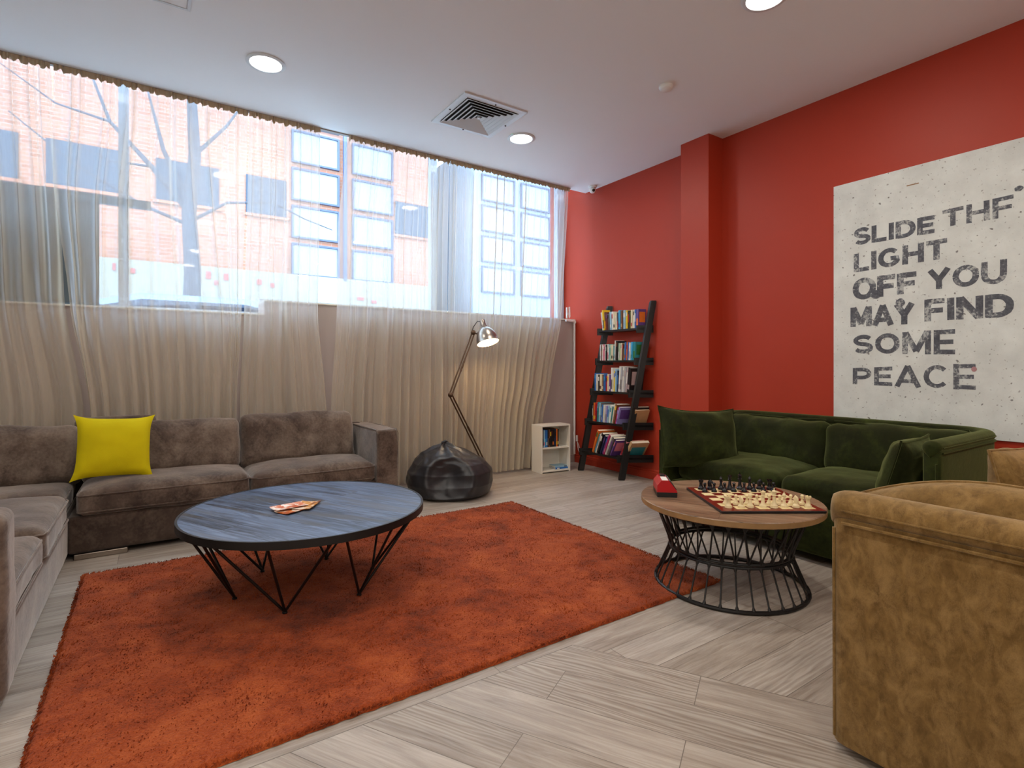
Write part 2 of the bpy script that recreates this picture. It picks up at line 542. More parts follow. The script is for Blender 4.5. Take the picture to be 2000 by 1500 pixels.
M['tan'] = velvet('crushed_tan_velvet', rgb(92, 67, 32), rgb(130, 100, 55), rgb(152, 121, 76), 38.0, 0.42, (1, 0.86, 0.62, 1), 0.6, stretch=(1, 1.2, 0.75), bump=0.12)
M['yellow'] = plain('yellow_cotton', rgb(196, 178, 10), 0.85, spec=0.15, var=0.06, vscale=6, bump=0.12, bscale=400)
M['chrome'] = plain('brushed_steel', rgb(160, 150, 140), 0.3, metal=1.0)
M['bronze'] = plain('dark_bronze_metal', rgb(96, 76, 62), 0.35, metal=0.9)
M['shade_in'] = plain('white_enamel_inside', rgb(250, 240, 220), 0.5)
M['bulb'] = emit('lamp_bulb_glow', (1.0, 0.78, 0.45, 1), 22)
M['downlight'] = emit('downlight_diffuser', (1.0, 0.97, 0.9, 1), 9)
M['green_led'] = emit('green_indicator', (0.1, 0.9, 0.5, 1), 1.5)
M['bean'] = plain('charcoal_vinyl', rgb(40, 40, 44), 0.36, spec=0.5, bump=0.06, bscale=25, var=0.06)
M['white_lam'] = plain('white_laminate', rgb(226, 220, 208), 0.45)
M['white_plastic'] = plain('white_plastic', rgb(232, 230, 226), 0.4)
M['black_wood'] = plain('black_painted_wood', rgb(16, 15, 16), 0.4, var=0.1)
M['black_metal'] = plain('black_powder_coat', rgb(20, 18, 18), 0.45, metal=0.2)
M['rug'] = rug_mat()
M['blue_top'] = plank_top('blue_sheen_planks', rgb(24, 29, 40), rgb(74, 90, 116), rgb(112, 130, 158), radians(-118), 0.12, 0.38, rgb(82, 76, 66), 0.45)  # dark weathered wood; the window's bluish sheen is put into the plank colours
M['oak_top'] = plank_top('brown_wood_top', rgb(88, 66, 48), rgb(132, 104, 80), rgb(160, 132, 104), radians(-118), 0.11, 0.4, rgb(120, 92, 66))
M['oak_edge'] = plain('pale_wood_edge', rgb(150, 116, 76), 0.5, var=0.18, vscale=14)
M['board_red'] = plain('mahogany_board', rgb(112, 32, 18), 0.3, var=0.12, vscale=10)
M['board_cream'] = plain('cream_square', rgb(232, 214, 160), 0.4)
M['board_edge'] = plain('black_board_edge', rgb(18, 16, 18), 0.4)
M['piece_white'] = plain('ivory_piece', rgb(232, 214, 168), 0.35)
M['piece_black'] = plain('black_piece', rgb(16, 17, 24), 0.25)
M['clock_red'] = plain('red_clock_plastic', rgb(176, 10, 22), 0.35)
M['clock_black'] = plain('black_clock_plastic', rgb(20, 20, 22), 0.4)
M['label_white'] = plain('white_paper_label', rgb(226, 228, 222), 0.6)
M['lcd'] = plain('grey_lcd', rgb(120, 128, 112), 0.25)
M['poster'] = poster_mat()
M['ink'] = ink_mat()
M['pages'] = plain('book_pages', rgb(226, 216, 194), 0.8)
M['vent_white'] = plain('vent_white_metal', rgb(214, 218, 220), 0.45)
M['vent_dark'] = plain('vent_dark_void', rgb(14, 14, 16), 0.9)
M['lens'] = plain('camera_lens', rgb(8, 8, 10), 0.1)

# ------------------------------------------------------------------ the setting
XW = 4.228       # red wall plane
YW = 4.915       # low wall under the window
ZC = 3.18        # ceiling
XL, YB = -1.75, -2.6
def struct(mb, name, mat, label=None, parent=None, smooth=False):
    o = mb.build(name, mat, parent, smooth)
    if not parent: tag(o, label, None, None, 'structure')
    return o

struct(MB().box(XL - 0.2, XW + 0.2, YB - 0.2, 5.4, -0.12, 0.0), 'floor', M['floor'], 'pale whitewashed wood plank floor of the lounge')
struct(MB().box(XL - 0.2, XW + 0.2, YB - 0.2, 4.73, ZC, ZC + 0.3), 'ceiling', M['white'], 'white plastered ceiling with round downlights')
struct(MB().box(XL - 0.2, XW + 0.2, 4.73, 5.6, 3.55, 3.75), 'trim_1', M['white'], 'white soffit above the window recess')
wr = MB().box(XW, XW + 0.2, YB - 0.2, 5.4, 0, 3.6)
struct(wr, 'wall_right', M['red'], 'red painted wall with poster and ladder shelf')
struct(MB().rbox(4.03, XW + 0.01, 2.91, 3.207, 0.0, ZC + 0.01, 0.003), 'column', M['red'], 'red painted pillar standing out from the red wall')
struct(MB().box(XL - 0.2, XL, YB - 0.2, 5.4, 0, 3.6), 'wall_left', M['cream'], 'white wall behind the corner sofa')
struct(MB().box(XL, XW, YB - 0.2, YB, 0, 3.4), 'wall_back', M['cream'], 'white wall behind the viewer')
wb = MB().box(XL, 0.79, YW, 5.22, 0, 1.575).box(0.79, XW, YW, 5.22, 0, 1.695)
struct(wb, 'wall_window', M['grey_wall'], 'low grey wall under the window behind the curtains')
sl = MB().rbox(XL, 0.79, YW - 0.012, 5.22, 1.575, 1.59, 0.004).rbox(0.79, XW, YW - 0.012, 5.22, 1.695, 1.71, 0.004)
struct(sl, 'trim_2', M['sill'], 'cream sill board along the top of the low wall')

# baseboard on the red wall (moulded profile swept along y)
def board_profile(y0, y1, x):
    pr = [(0, 0), (-0.016, 0), (-0.016, 0.07), (-0.011, 0.078), (-0.013, 0.088), (-0.006, 0.098), (0, 0.1)]
    vs = [(x + px, y, pz) for y in (y0, y1) for px, pz in pr]
    n = len(pr)
    fs = [(i, (i + 1) % n, n + (i + 1) % n, n + i) for i in range(n)] + [tuple(range(n)), tuple(range(2 * n - 1, n - 1, -1))]
    return vs, fs
bb = MB(); bb.add(*board_profile(3.207, YW, XW)); bb.add(*board_profile(YB, 2.91, XW)); bb.add(*board_profile(2.905, 3.212, 4.03))
struct(bb, 'baseboard_right', M['red'], 'red painted baseboard along the red wall')
struct(MB().box(XL, XW - 0.02, YW - 0.016, YW, 0, 0.09), 'baseboard_window', M['grey_wall'], 'grey baseboard under the window wall')

# window: frame with mullions and panes at y = 5.15
win = bpy.data.objects.new('window_1', None); COL.objects.link(win); win.location = (0, 5.15, 0)
tag(win, 'wide street window behind the sheer curtains', None, None, 'structure')
fm = MB()
fm.box(XL, XW, -0.03, 0.03, 3.48, 3.55)
fm.box(XL, 0.79, -0.03, 0.03, 1.59, 1.62).box(0.79, XW, -0.03, 0.03, 1.71, 1.74)
for x, w in ((-0.178, 0.066), (2.46, 0.07), (4.17, 0.1), (-1.72, 0.06)):
    fm.box(x - w / 2, x + w / 2, -0.035, 0.035, 1.59 if x < 0.79 else 1.71, 3.5)
fm.build('window_frame', M['frame'], win)
for a, b, z in ((-1.69, -0.211, 1.62), (-0.145, 2.425, 1.72), (2.495, 4.12, 1.74)):
    MB().box(a, b, -0.004, 0.004, z, 3.48).build('pane', M['glass'], win)

# dark blind at the left end of the window with its rail
bl = thing('roller_blind', 'dark grey blind covering the left end of the window behind the sheer curtain', 'blind', (-1.0, 5.085, 1.6))
MB().grid(24, 12, lambda u, v: Vector((-0.68 + u * 1.355, 0.006 * sin(u * 40) * (1 - v), v * 0.80))).build('blind_cloth', M['blind'], bl, True)
MB().box(-0.68, 0.675, -0.008, 0.012, 0.0, 0.02).build('bottom_bar', M['rail'], bl)
MB().rbox(-0.70, 0.998, -0.03, 0.02, 0.775, 0.838, 0.004).build('head_rail', M['rail'], bl)

# ------------------------------------------------------------------ street outside
YF = 13.0
struct(MB().box(-25, 35, 5.6, 40, 0.2, 0.4), 'street', M['asphalt'], 'asphalt street outside the window')
bd = thing('brick_building', 'orange brick building across the street seen through the window', 'building', (0, YF, 0.4))
def local(x0, x1, z0, z1, dy0, dy1): return (x0, x1, dy0, dy1, z0 - 0.4, z1 - 0.4)
MB().box(*local(-14, 6.25, 3.24, 9.0, 0, 5)).build('brick_wall', M['brick'], bd)
MB().box(*local(-14, 6.25, 0.4, 3.24, -0.12, 5)).build('ground_floor_band', M['pale_render'], bd)
for x0, x1 in ((-5.6, -4.3), (-3.3, -1.99), (-1.61, -0.42), (0.08, 1.2), (1.72, 2.55), (5.16, 6.07)):
    w = MB().box(*local(x0, x1, 4.52, 5.36, -0.03, 0.02)).build('window', M['dark_pane'], bd)
    MB().box(*local(x0 - 0.06, x1 + 0.06, 4.46, 4.52, -0.05, 0.02)).build('sill', M['brick'], w)
def pane_bay(par, x0, x1, z0, rows):
    for k in range(rows):
        z = z0 + k * 0.865
        f = MB()
        f.box(*local(x0 - 0.04, x0, z - 0.04, z + 0.71, -0.07, 0)).box(*local(x1, x1 + 0.04, z - 0.04, z + 0.71, -0.07, 0))
        f.box(*local(x0, x1, z - 0.04, z, -0.07, 0)).box(*local(x0, x1, z + 0.67, z + 0.71, -0.07, 0))
        fo = f.build('window', M['pane_frame'], par)
        MB().box(*local(x0, x1, z, z + 0.67, -0.03, 0)).build('pane', M['light_pane'], fo)
pane_bay(bd, 2.70, 3.70, 3.27, 5)
pane_bay(bd, 4.09, 5.05, 3.27, 5)
MB().tube([(3.86, -0.1, 2.8), (3.86, -0.1, 8.4)], 0.05).build('drainpipe', M['pane_frame'], bd)
for x, z, w, h in ((-0.62, 3.0, 0.05, 0.14), (-0.5, 3.0, 0.09, 0.05), (-0.34, 2.97, 0.08, 0.10), (0.95, 2.98, 0.09, 0.16), (1.1, 2.86, 0.08, 0.1), (1.28, 2.98, 0.09, 0.14), (1.92, 2.94, 0.1, 0.12), (2.2, 2.9, 0.08, 0.10), (4.15, 2.75, 0.16, 0.08), (4.5, 2.7, 0.13, 0.07)):
    MB().box(*local(x, x + w, z, z + h, -0.135, -0.12)).build('sign_mark', M['sign_red'], bd)

b2 = thing('pale_building', 'pale grey building with white window bays further along the street', 'building', (0, YF, 0.4))
MB().box(*local(7.45, 18, 0.4, 7.4, 0, 5)).build('rendered_wall', M['grey_render'], b2)
for x0, x1 in ((7.75, 8.8), (9.1, 10.1), (10.5, 11.5)):
    pane_bay(b2, x0, x1, 3.27, 4)
b3 = thing('corner_building', 'low orange building filling the gap between the two facades', 'building', (0, YF + 6, 0.4))
MB().box(*local(6.0, 9.2, 0.4, 5.4, 0, 4)).build('brick_wall', M['brick'], b3)
MB().box(*local(5.9, 9.3, 5.4, 5.6, -0.1, 4)).build('roof_edge', M['pale_render'], b3)

# bare tree
tr = thing('street_tree', 'bare tree with a slanting trunk on the pavement outside the window', 'tree', (0.5, 9.6, 0.4))
tk = MB().tube([(-0.02, 0, -0.05), (0.0, 0, 1.2), (0.03, 0, 2.2), (-0.02, 0, 3.1), (0.06, 0, 4.0), (0.02, 0, 4.8), (0.1, 0, 5.8)], [0.15, 0.13, 0.115, 0.10, 0.085, 0.07, 0.05], 10)
tk.build('trunk', M['bark'], tr, True)
bc = MB()
for pts, r in ((((0.0, 0, 3.1), (-0.5, 0.1, 3.75), (-1.0, 0.1, 4.3), (-1.3, 0.2, 5.2)), 0.05), (((0.0, 0, 3.2), (-0.35, 0, 4.0), (-0.55, 0.1, 4.9)), 0.05),
               (((0.03, 0, 2.9), (-0.6, 0.1, 3.15), (-1.4, 0.1, 3.6), (-2.1, 0.2, 4.2)), 0.03), (((0.03, 0, 3.0), (0.5, 0, 3.35), (1.2, 0.1, 3.5), (1.7, 0.1, 3.3), (2.2, 0.2, 3.2)), 0.028),
               (((0.05, 0, 4.0), (0.5, 0.1, 4.6), (0.9, 0.1, 5.3)), 0.035), (((-1.0, 0.1, 4.3), (-1.6, 0.1, 4.4), (-2.2, 0.1, 4.8)), 0.02), (((-0.5, 0.1, 3.75), (-1.0, 0, 3.7), (-1.5, 0, 3.9)), 0.02)):
    bc.tube(pts, [r * (1 - 0.75 * i / (len(pts) - 1)) for i in range(len(pts))], 7)
bc.build('branches', M['bark'], tr, True)

# parked car (body profile swept across its width)
cr = thing('parked_car', 'pale blue parked car with its roof showing above the window sill', 'car', (0.4, 8.2, 0.4))
prof = [(-1.95, 0.3), (-1.98, 0.75), (-1.9, 0.98), (-1.3, 1.06), (-0.88, 1.5), (-0.5, 1.6), (0.6, 1.6), (1.15, 1.46), (1.75, 1.05), (1.98, 0.95), (2.0, 0.5), (1.95, 0.3)]
cb = MB()
n = len(prof)
ring = []
for y, s in ((-0.85, 0.94), (-0.78, 1.0), (0.78, 1.0), (0.85, 0.94)):
    ring.append([(x * (0.99 if s < 1 else 1), y * (1 if z < 1.1 else 0.86), 0.3 + (z - 0.3) * s) for x, z in prof])
vs = [p for r_ in ring for p in r_]
fs = [(k * n + i, k * n + (i + 1) % n, (k + 1) * n + (i + 1) % n, (k + 1) * n + i) for k in range(3) for i in range(n)] + [tuple(range(n)), tuple(range(4 * n - 1, 3 * n - 1, -1))]
cb.add(vs, fs); cb.build('body', M['car_paint'], cr, 30)
gw = MB()
for y in (-0.76, 0.76):
    gw.prism([(-1.1, 1.1), (-0.8, 1.42), (-0.02, 1.48), (-0.02, 1.1)], -0.01, 0.01, M=Matrix.Translation((0, y, 0)) @ Matrix.Rotation(pi / 2, 4, 'X'))
    gw.prism([(0.05, 1.1), (0.05, 1.48), (0.6, 1.48), (1.15, 1.36), (1.4, 1.1)], -0.01, 0.01, M=Matrix.Translation((0, y, 0)) @ Matrix.Rotation(pi / 2, 4, 'X'))
gw.build('side_glass', M['dark_pane'], cr)
for x in (-1.25, 1.25):
    for y in (-0.78, 0.78):
        MB().lathe([(0.0, -0.1), (0.28, -0.1), (0.32, -0.06), (0.32, 0.06), (0.28, 0.1), (0.0, 0.1)], 20).build('wheel', M['tyre'], cr, 40, (x, y, 0.32), (pi / 2, 0, 0))

# ------------------------------------------------------------------ curtains
trk = MB().box(XL + 0.02, 3.97, 4.69, 4.722, 3.170, ZC)
tag(trk.build('curtain_track', M['track']), 'slim curtain track on the ceiling edge above the window', 'curtain track')

def curtain(label, xt0, xt1, xb0, xb1, nf, seed, zbot=0.03, mids=None, ybot=4.82, spread=None):
    """one gathered sheer panel: top edge xt0..xt1 at the track, bottom edge xb0..xb1 at the floor;
    nearly flat cloth broken by narrow irregular pinches that soften into broad folds lower down"""
    hs = [3.178, 3.170, 3.160, 3.150, 3.14, 3.125, 3.11, 3.09, 3.06, 3.01, 2.95] + [2.85 - 0.11 * k for k in range(25)] + [0.1, zbot]
    rr = random.Random(seed)
    ph = [rr.uniform(0, 6.28) for _ in range(6)]
    wid = abs(xt1 - xt0)
    nu = int(wid / 0.0042) + 1
    pin = []
    pos = 0.0
    while pos < 1.0:
        pos += rr.uniform(0.6, 2.2) / nf
        pin.append((pos, rr.uniform(0.14, 0.34) / nf, rr.uniform(0.3, 1.0) * (1 if rr.random() < 0.75 else -1), rr.uniform(-1, 1)))
    def fn(u, v):
        h = hs[min(int(round(v * (len(hs) - 1))), len(hs) - 1)]
        f = (3.178 - h) / (3.178 - 0.03)
        pts = [(3.178, xt0, xt1)] + (mids or []) + [(0.0, xb0, xb1)]
        for (ha, a0, a1), (hb, b0, b1) in zip(pts, pts[1:]):
            if ha >= h >= hb:
                q = (ha - h) / max(1e-6, ha - hb); q2 = q * q * (3 - 2 * q) * 0.5 + q * 0.5
                e0 = a0 + (b0 - a0) * q2; e1 = a1 + (b1 - a1) * q2
                break
        s = spread(u, h) if spread else u
        low = max(0.0, min(1.0, (1.9 - h) / 1.0))
        y = 0.0; dx = 0.0
        for c, sg_, am, sl in pin:
            d = u - c - sl * 0.02 * (f - 0.2) / nf * 2
            sw = sg_ * (1 + 1.0 * low)
            if abs(d) < 3.2 * sw:
                g_ = math.exp(-(d / sw) ** 2)
                y -= am * g_ * (0.040 + 0.030 * low)
                dx += -am * (d / sw) * g_ * 0.010
        w = 2 * pi * nf * u
        y += (0.006 + 0.010 * low) * sin(w * 0.29 + ph[0]) + (0.003 + 0.018 * low) * sin(w * 0.42 + ph[1] + 0.8 * f) + 0.004 * low * sin(w * 1.7 + ph[2])
        y *= 1 - 0.55 * low
        fp = 2 * pi * wid * s / 0.098 + 1.1 * sin(2 * pi * wid * s / 0.37 + ph[5]) + 0.7 * sin(w * 0.11 + 1.2 * f + ph[4])
        y -= low * 0.040 * (math.tanh(2.4 * sin(fp)) * (0.75 + 0.25 * sin(fp * 0.31 + ph[2])) + 0.25)
        # thin stitched gathering just under the track
        g = math.exp(-(3.178 - h) / 0.05)
        gp = 2 * pi * wid * u / 0.021
        y = y * (1 - 0.7 * g) + g * 0.013 * sin(gp + 1.3 * sin(gp * 0.13 + ph[3])) * (0.7 + 0.3 * sin(gp * 0.31 + ph[4]))
        x = e0 + (e1 - e0) * s + dx
        yc = 4.705 + (ybot - 4.705) * min(1, f * 1.15)
        z = h + g * 0.004 * sin(gp * 0.7) - 0.012 * (1 - g) * 0.0
        return Vector((min(x, XW - 0.03), min(yc + y, YW - 0.022), min(z, ZC - 0.0015)))
    mb = MB(); mb.grid(nu, len(hs), fn)
    o = mb.build('sheer_curtain', M['sheer'], None, 'all')
    nt_ = int(wid / 0.0035)
    def tape(u, v):
        gp = 2 * pi * wid * u / 0.024
        gp += 1.6 * sin(gp * 0.17 + ph[3])
        k = 0.6 + 0.4 * sin(gp * 0.23 + ph[4])
        d = (0.002, 0.012, 0.022, 0.030, 0.042 + 0.014 * sin(gp * 0.5 + ph[1]) * k)[int(round(v * 4))]
        return Vector((xt0 + (xt1 - xt0) * u + 0.004 * sin(gp * 0.7) * v, 4.686 + 0.011 * sin(gp) * k * (0.5 + 0.5 * v) + 0.004 * v, 3.178 - d))
    tp = MB(); tp.grid(nt_, 5, tape); tp.build('heading_tape', M['tape'], o, 'all')
    return tag(o, label, 'curtain', 'sheer curtains across the window')

curtain('sheer beige curtain panel in front of the dark blind, behind the sofa corner', -1.72, -0.56, -1.70, -0.42, 20, 1, mids=[(1.6, -1.72, -0.50), (0.86, -1.7, -0.40)])
curtain('widest left sheer curtain panel, pulled in behind the yellow cushion', -0.545, 0.640, -0.30, 0.56, 20, 2, mids=[(2.4, -0.55, 0.62), (1.6, -0.47, 0.60), (0.86, -0.36, 0.565)],
        spread=lambda s, h: s - 0.145 * max(0, min(1, (2.9 - h) / 2.0)) * sin(2 * pi * s))
curtain('narrow sheer curtain panel ending at the bare gap in the window', 0.646, 1.195, 0.62, 1.40, 12, 3, mids=[(2.6, 0.64, 1.20), (1.6, 0.62, 1.19), (0.86, 0.59, 1.27)])
curtain('sheer curtain panel from the bare gap to the floor lamp', 1.44, 2.43, 1.28, 2.46, 22, 4, mids=[(3.05, 1.42, 2.43), (2.4, 1.36, 2.43), (1.6, 1.355, 2.44), (0.86, 1.31, 2.45)])
curtain('sheer curtain panel behind the floor lamp ending at the red wall', 2.435, 3.95, 2.47, 3.60, 32, 5, mids=[(1.7, 2.44, 3.90), (1.0, 2.45, 3.76), (0.6, 2.46, 3.66)])

# ------------------------------------------------------------------ ceiling fittings
def downlight(x, y, label):
    t = thing('ceiling_downlight', label, 'ceiling light', (x, y, ZC), 0, 'round ceiling downlights')
    MB().lathe([(0.098, 0.0), (0.122, 0.0), (0.124, -0.004), (0.118, -0.009), (0.100, -0.010), (0.097, -0.004)], 40, cap=False).build('trim_ring', M['vent_white'], t, 50)
    MB().lathe([(0.0, -0.005), (0.097, -0.005), (0.099, 0.0)], 40).build('diffuser', M['downlight'], t)
    L = bpy.data.lights.new('downlight_lamp', 'AREA')
    L.shape = 'DISK'; L.size = 0.19; L.energy = LAMP_W; L.color = (1.0, 0.93, 0.83)
    lo = bpy.data.objects.new('downlight_lamp', L); COL.objects.link(lo); lo.parent = t; lo.location = (0, 0, -0.012)
    return t
downlight(0.636, 3.893, 'round glowing downlight above the brown corner sofa')
downlight(2.733, 3.907, 'round glowing downlight beside the square air vent')
downlight(2.80, 1.66, 'round glowing downlight above the chess table, cut by the picture edge')
downlight(0.636, 1.66, 'round glowing downlight above the orange rug, out of the frame')
downlight(0.636, -0.6, 'round glowing downlight above the viewer, out of the frame')
downlight(2.80, -0.6, 'round glowing downlight behind the tan sofa, out of the frame')
downlight(-1.0, 1.66, 'round glowing downlight over the left end of the corner sofa, out of the frame')

downlight(0.636, -2.2, 'added unseen fill downlight by the back wall, left of the middle')  # this and the next two are added out of view to brighten the ceiling
downlight(2.80, -2.2, 'added unseen fill downlight by the back wall, near the red wall')  # added for bounce off the white back wall
downlight(-1.2, -0.6, 'added unseen fill downlight by the white left wall, behind the viewer')  # added to wash the unseen left wall with light

# square four-way air diffuser
vt = thing('air_vent', 'square white four-way air vent set in the ceiling', 'air vent', (2.2055, 3.757, ZC))
def sq_frame(mb, a, b, za, zb):
    """flat or sloped square ring between half sizes a (outer, height za) and b (inner, height zb)"""
    vs = [(sx * a, sy * a, za) for sx, sy in ((-1, -1), (1, -1), (1, 1), (-1, 1))] + [(sx * b, sy * b, zb) for sx, sy in ((-1, -1), (1, -1), (1, 1), (-1, 1))]
    vs += [(x, y, z + 0.0025) for x, y, z in vs]
    fs = []
    for i in range(4):
        j = (i + 1) % 4
        fs += [(i, j, 4 + j, 4 + i), (8 + i, 12 + i, 12 + j, 8 + j), (i, 8 + i, 8 + j, j), (4 + i, 4 + j, 12 + j, 12 + i)]
    return mb.add(vs, fs)
fr_ = MB(); sq_frame(fr_, 0.285, 0.235, -0.010, -0.012); sq_frame(fr_, 0.285, 0.283, -0.003, -0.010)
fr_.build('frame', M['vent_white'], vt)
MB().box(-0.236, 0.236, -0.236, 0.236, -0.003, -0.001).build('dark_void', M['vent_dark'], vt)
for k in range(6):
    a = 0.232 - k * 0.037
    m = MB(); sq_frame(m, a, a - 0.023, -0.020, -0.009)
    m.build('slat', M['vent_white'], vt)
MB().rbox(-0.012, 0.012, -0.012, 0.012, -0.02, -0.004, 0.002).build('centre_cap', M['vent_white'], vt)
for x, y in ((0.26, 0), (-0.26, 0), (0, 0.26), (0, -0.26)):
    MB().lathe([(0.006, 0), (0.007, -0.003), (0.003, -0.005)], 10).build('screw', M['vent_dark'], vt, False, (x, y, -0.012))

sm = thing('smoke_detector', 'small round white smoke detector on the ceiling near the red wall', 'smoke detector', (3.094, 2.591, ZC))
MB().lathe([(0.05, 0), (0.052, -0.01), (0.046, -0.016)], 28).build('base_plate', M['white_plastic'], sm, 40)
MB().lathe([(0.046, -0.016), (0.044, -0.026), (0.03, -0.034), (0.0, -0.036)], 28).build('cover', M['white_plastic'], sm, 40)
cv = thing('security_camera', 'small white dome security camera on the ceiling by the red wall', 'security camera', (4.13, 4.50, ZC))
MB().lathe([(0.045, 0), (0.047, -0.012), (0.04, -0.02), (0.03, -0.022)], 24).build('mount', M['white_plastic'], cv, 40)
MB().lathe([(0.001, -0.08), (0.018, -0.076), (0.031, -0.063), (0.036, -0.045), (0.033, -0.028), (0.02, -0.018)], 24).build('camera_ball', M['white_plastic'], cv, 60)
MB().lathe([(0.016, 0), (0.016, 0.008), (0.0, 0.01)], 16).build('lens', M['lens'], cv, True, (-0.013, -0.029, -0.055), (radians(105), 0, radians(-24)))
led = MB().lathe([(0.007, 0), (0.008, -0.003), (0.0, -0.005)], 12).build('indicator_light', M['green_led'], None, True, (2.62, 3.88, ZC))
tag(led, 'tiny green indicator light in the ceiling beside the downlight', 'indicator light')
hp = thing('access_panel', 'flush white access panel in the ceiling above the sofa', 'access panel', (-0.1, 3.28, ZC))
MB().rbox(-0.265, 0.265, -0.265, 0.265, -0.004, 0.0, 0.001).build('panel_door', M['white'], hp)
hf = MB(); sq_frame(hf, 0.285, 0.269, -0.006, -0.006); hf.build('panel_frame', M['vent_white'], hp)

# ------------------------------------------------------------------ rug
rug = thing('rug', 'burnt orange shaggy rug under the blue coffee table', 'rug', (1.0985, 2.735, 0))
RX, RY = 1.41, 0.995
def rugf(u, v):
    x = -RX + 2 * RX * u; y = -RY + 2 * RY * v
    e = min(u, 1 - u, v, 1 - v)
    if e < 0.002:
        x += 0.006 * nz((x, y, 0), 30); y += 0.006 * nz((x, y, 3), 30)
        return Vector((x, y, 0.0015))
    return Vector((x, y, 0.013 + 0.004 * nz((x, y, 0), 9) + 0.0022 * nz((x, y, 5), 40)))
MB().grid(190, 140, rugf).build('backing', M['rug'], rug, 'all')
pl = MB()
rr = random.Random(3)
for k in range(52000):
    x = rr.uniform(-RX, RX); y = rr.uniform(-RY, RY)
    if k < 5000:   # fringe of longer tufts round the edge
        q = k % 4
        if q == 0: x = -RX + rr.uniform(-0.004, 0.01)
        elif q == 1: x = RX - rr.uniform(-0.004, 0.01)
        elif q == 2: y = -RY + rr.uniform(-0.004, 0.01)
        else: y = RY - rr.uniform(-0.004, 0.01)
    a = rr.uniform(0, 2 * pi) ; w = rr.uniform(0.002, 0.0045); h = rr.uniform(0.006, 0.013)
    flow = nz((x, y, 0), 2.2) * 4
    lx = cos(flow) * 0.007 + rr.gauss(0, 0.005); ly = sin(flow) * 0.007 + rr.gauss(0, 0.005)
    dx, dy = cos(a) * w, sin(a) * w
    z0 = 0.008
    b = len(pl.v)
    pl.v += [Vector((x - dx, y - dy, z0)), Vector((x + dx, y + dy, z0)), Vector((x + lx, y + ly, z0 + h))]
    pl.f.append([b, b + 1, b + 2]); pl.m.append(0)
po = pl.build('pile', M['rug'], rug); po['kind'] = 'stuff'

# ------------------------------------------------------------------ brown corner sofa
cs = thing('corner_sofa', 'worn taupe velvet L-shaped corner sofa along the curtains', 'sofa', (0, 0, 0))
SF = 4.05       # front of the long run
SX = -0.405     # front of the short run
def part(name, mat, par, smooth=True, **kw):
    return kw['mb'].build(name, mat, par, smooth)
# bases
mb = MB(); soft_box(mb, 2.03, 0.62, 0.22, 0.02, 10, amp=0.003, M=Matrix.Translation((0.605, SF + 0.33, 0.145))); mb.build('base', M['brown_dark'], cs, 'all')
mb = MB(); soft_box(mb, 1.0, 2.36, 0.225, 0.02, 10, amp=0.003, M=Matrix.Translation((SX - 0.505, 3.50, 0.135))); mb.build('base', M['brown'], cs, 'all')
# low back frames
mb = MB(); soft_box(mb, 2.9, 0.10, 0.62, 0.03, 10, amp=0.004, M=Matrix.Translation((0.10, 4.72, 0.345))); mb.build('back_frame', M['brown_dark'], cs, 'all')
mb = MB(); soft_box(mb, 0.14, 2.36, 0.62, 0.03, 10, amp=0.004, M=Matrix.Translation((-1.40, 3.50, 0.345))); mb.build('back_frame', M['brown_dark'], cs, 'all')
# arms
mb = MB(); soft_box(mb, 0.17, 0.72, 0.61, 0.022, 14, amp=0.005, seed=3, M=Matrix.Translation((1.545, SF + 0.35, 0.345))); ar = mb.build('arm', M['brown'], cs, 'all')
for xx in (-0.083, 0.083):
    MB().tube([(1.545 + xx, SF - 0.01, 0.05), (1.545 + xx, SF - 0.012, 0.62), (1.545 + xx, SF + 0.02, 0.648), (1.545 + xx, SF + 0.66, 0.646)], 0.004, 6).build('piping', M['brown'], ar, True)
mb = MB(); soft_box(mb, 0.98, 0.17, 0.62, 0.04, 14, amp=0.005, seed=4, M=Matrix.Translation((SX - 0.47, 2.41, 0.365))); mb.build('arm', M['brown'], cs, 'all')
# seat cushions (box cushions with piping)
def seat(sx, sy, sz, x, y, z, seed, crown=0.035):
    m = MB(); soft_box(m, sx, sy, sz, 0.045, 22, crown, 0.010, seed, Matrix.Translation((x, y, z)), 4.5)
    o = m.build('seat_cushion', M['brown'], cs, 'all')
    for zz in (sz / 2 - 0.03, -sz / 2 + 0.03):
        pts = []
        hx, hy, r = sx / 2 + 0.002, sy / 2 + 0.002, 0.045
        for cx, cy, a0 in ((hx - r, hy - r, 0), (-hx + r, hy - r, 90), (-hx + r, -hy + r, 180), (hx - r, -hy + r, 270)):
            for k in range(5):
                w = radians(a0 + 22.5 * k)
                pts.append((x + cx + r * cos(w) + 0.004 * nz((cx, k, zz), 3, seed), y + cy + r * sin(w), z + zz + 0.006 * nz((k, cx, cy), 2.1, seed)))
        MB().tube(pts, 0.0045, 6, closed=True).build('piping', M['brown'], o, True)
    return o
seat(0.93, 0.66, 0.16, 0.10, SF + 0.325, 0.330, 1.0)
seat(0.88, 0.66, 0.15, 1.012, SF + 0.335, 0.326, 2.0)
seat(0.96, 0.62, 0.155, SX - 0.50, SF + 0.335, 0.315, 3.0, 0.03)
seat(0.92, 0.80, 0.17, SX - 0.455, 3.62, 0.322, 4.0)
seat(0.90, 0.72, 0.16, SX - 0.455, 2.855, 0.315, 5.0)
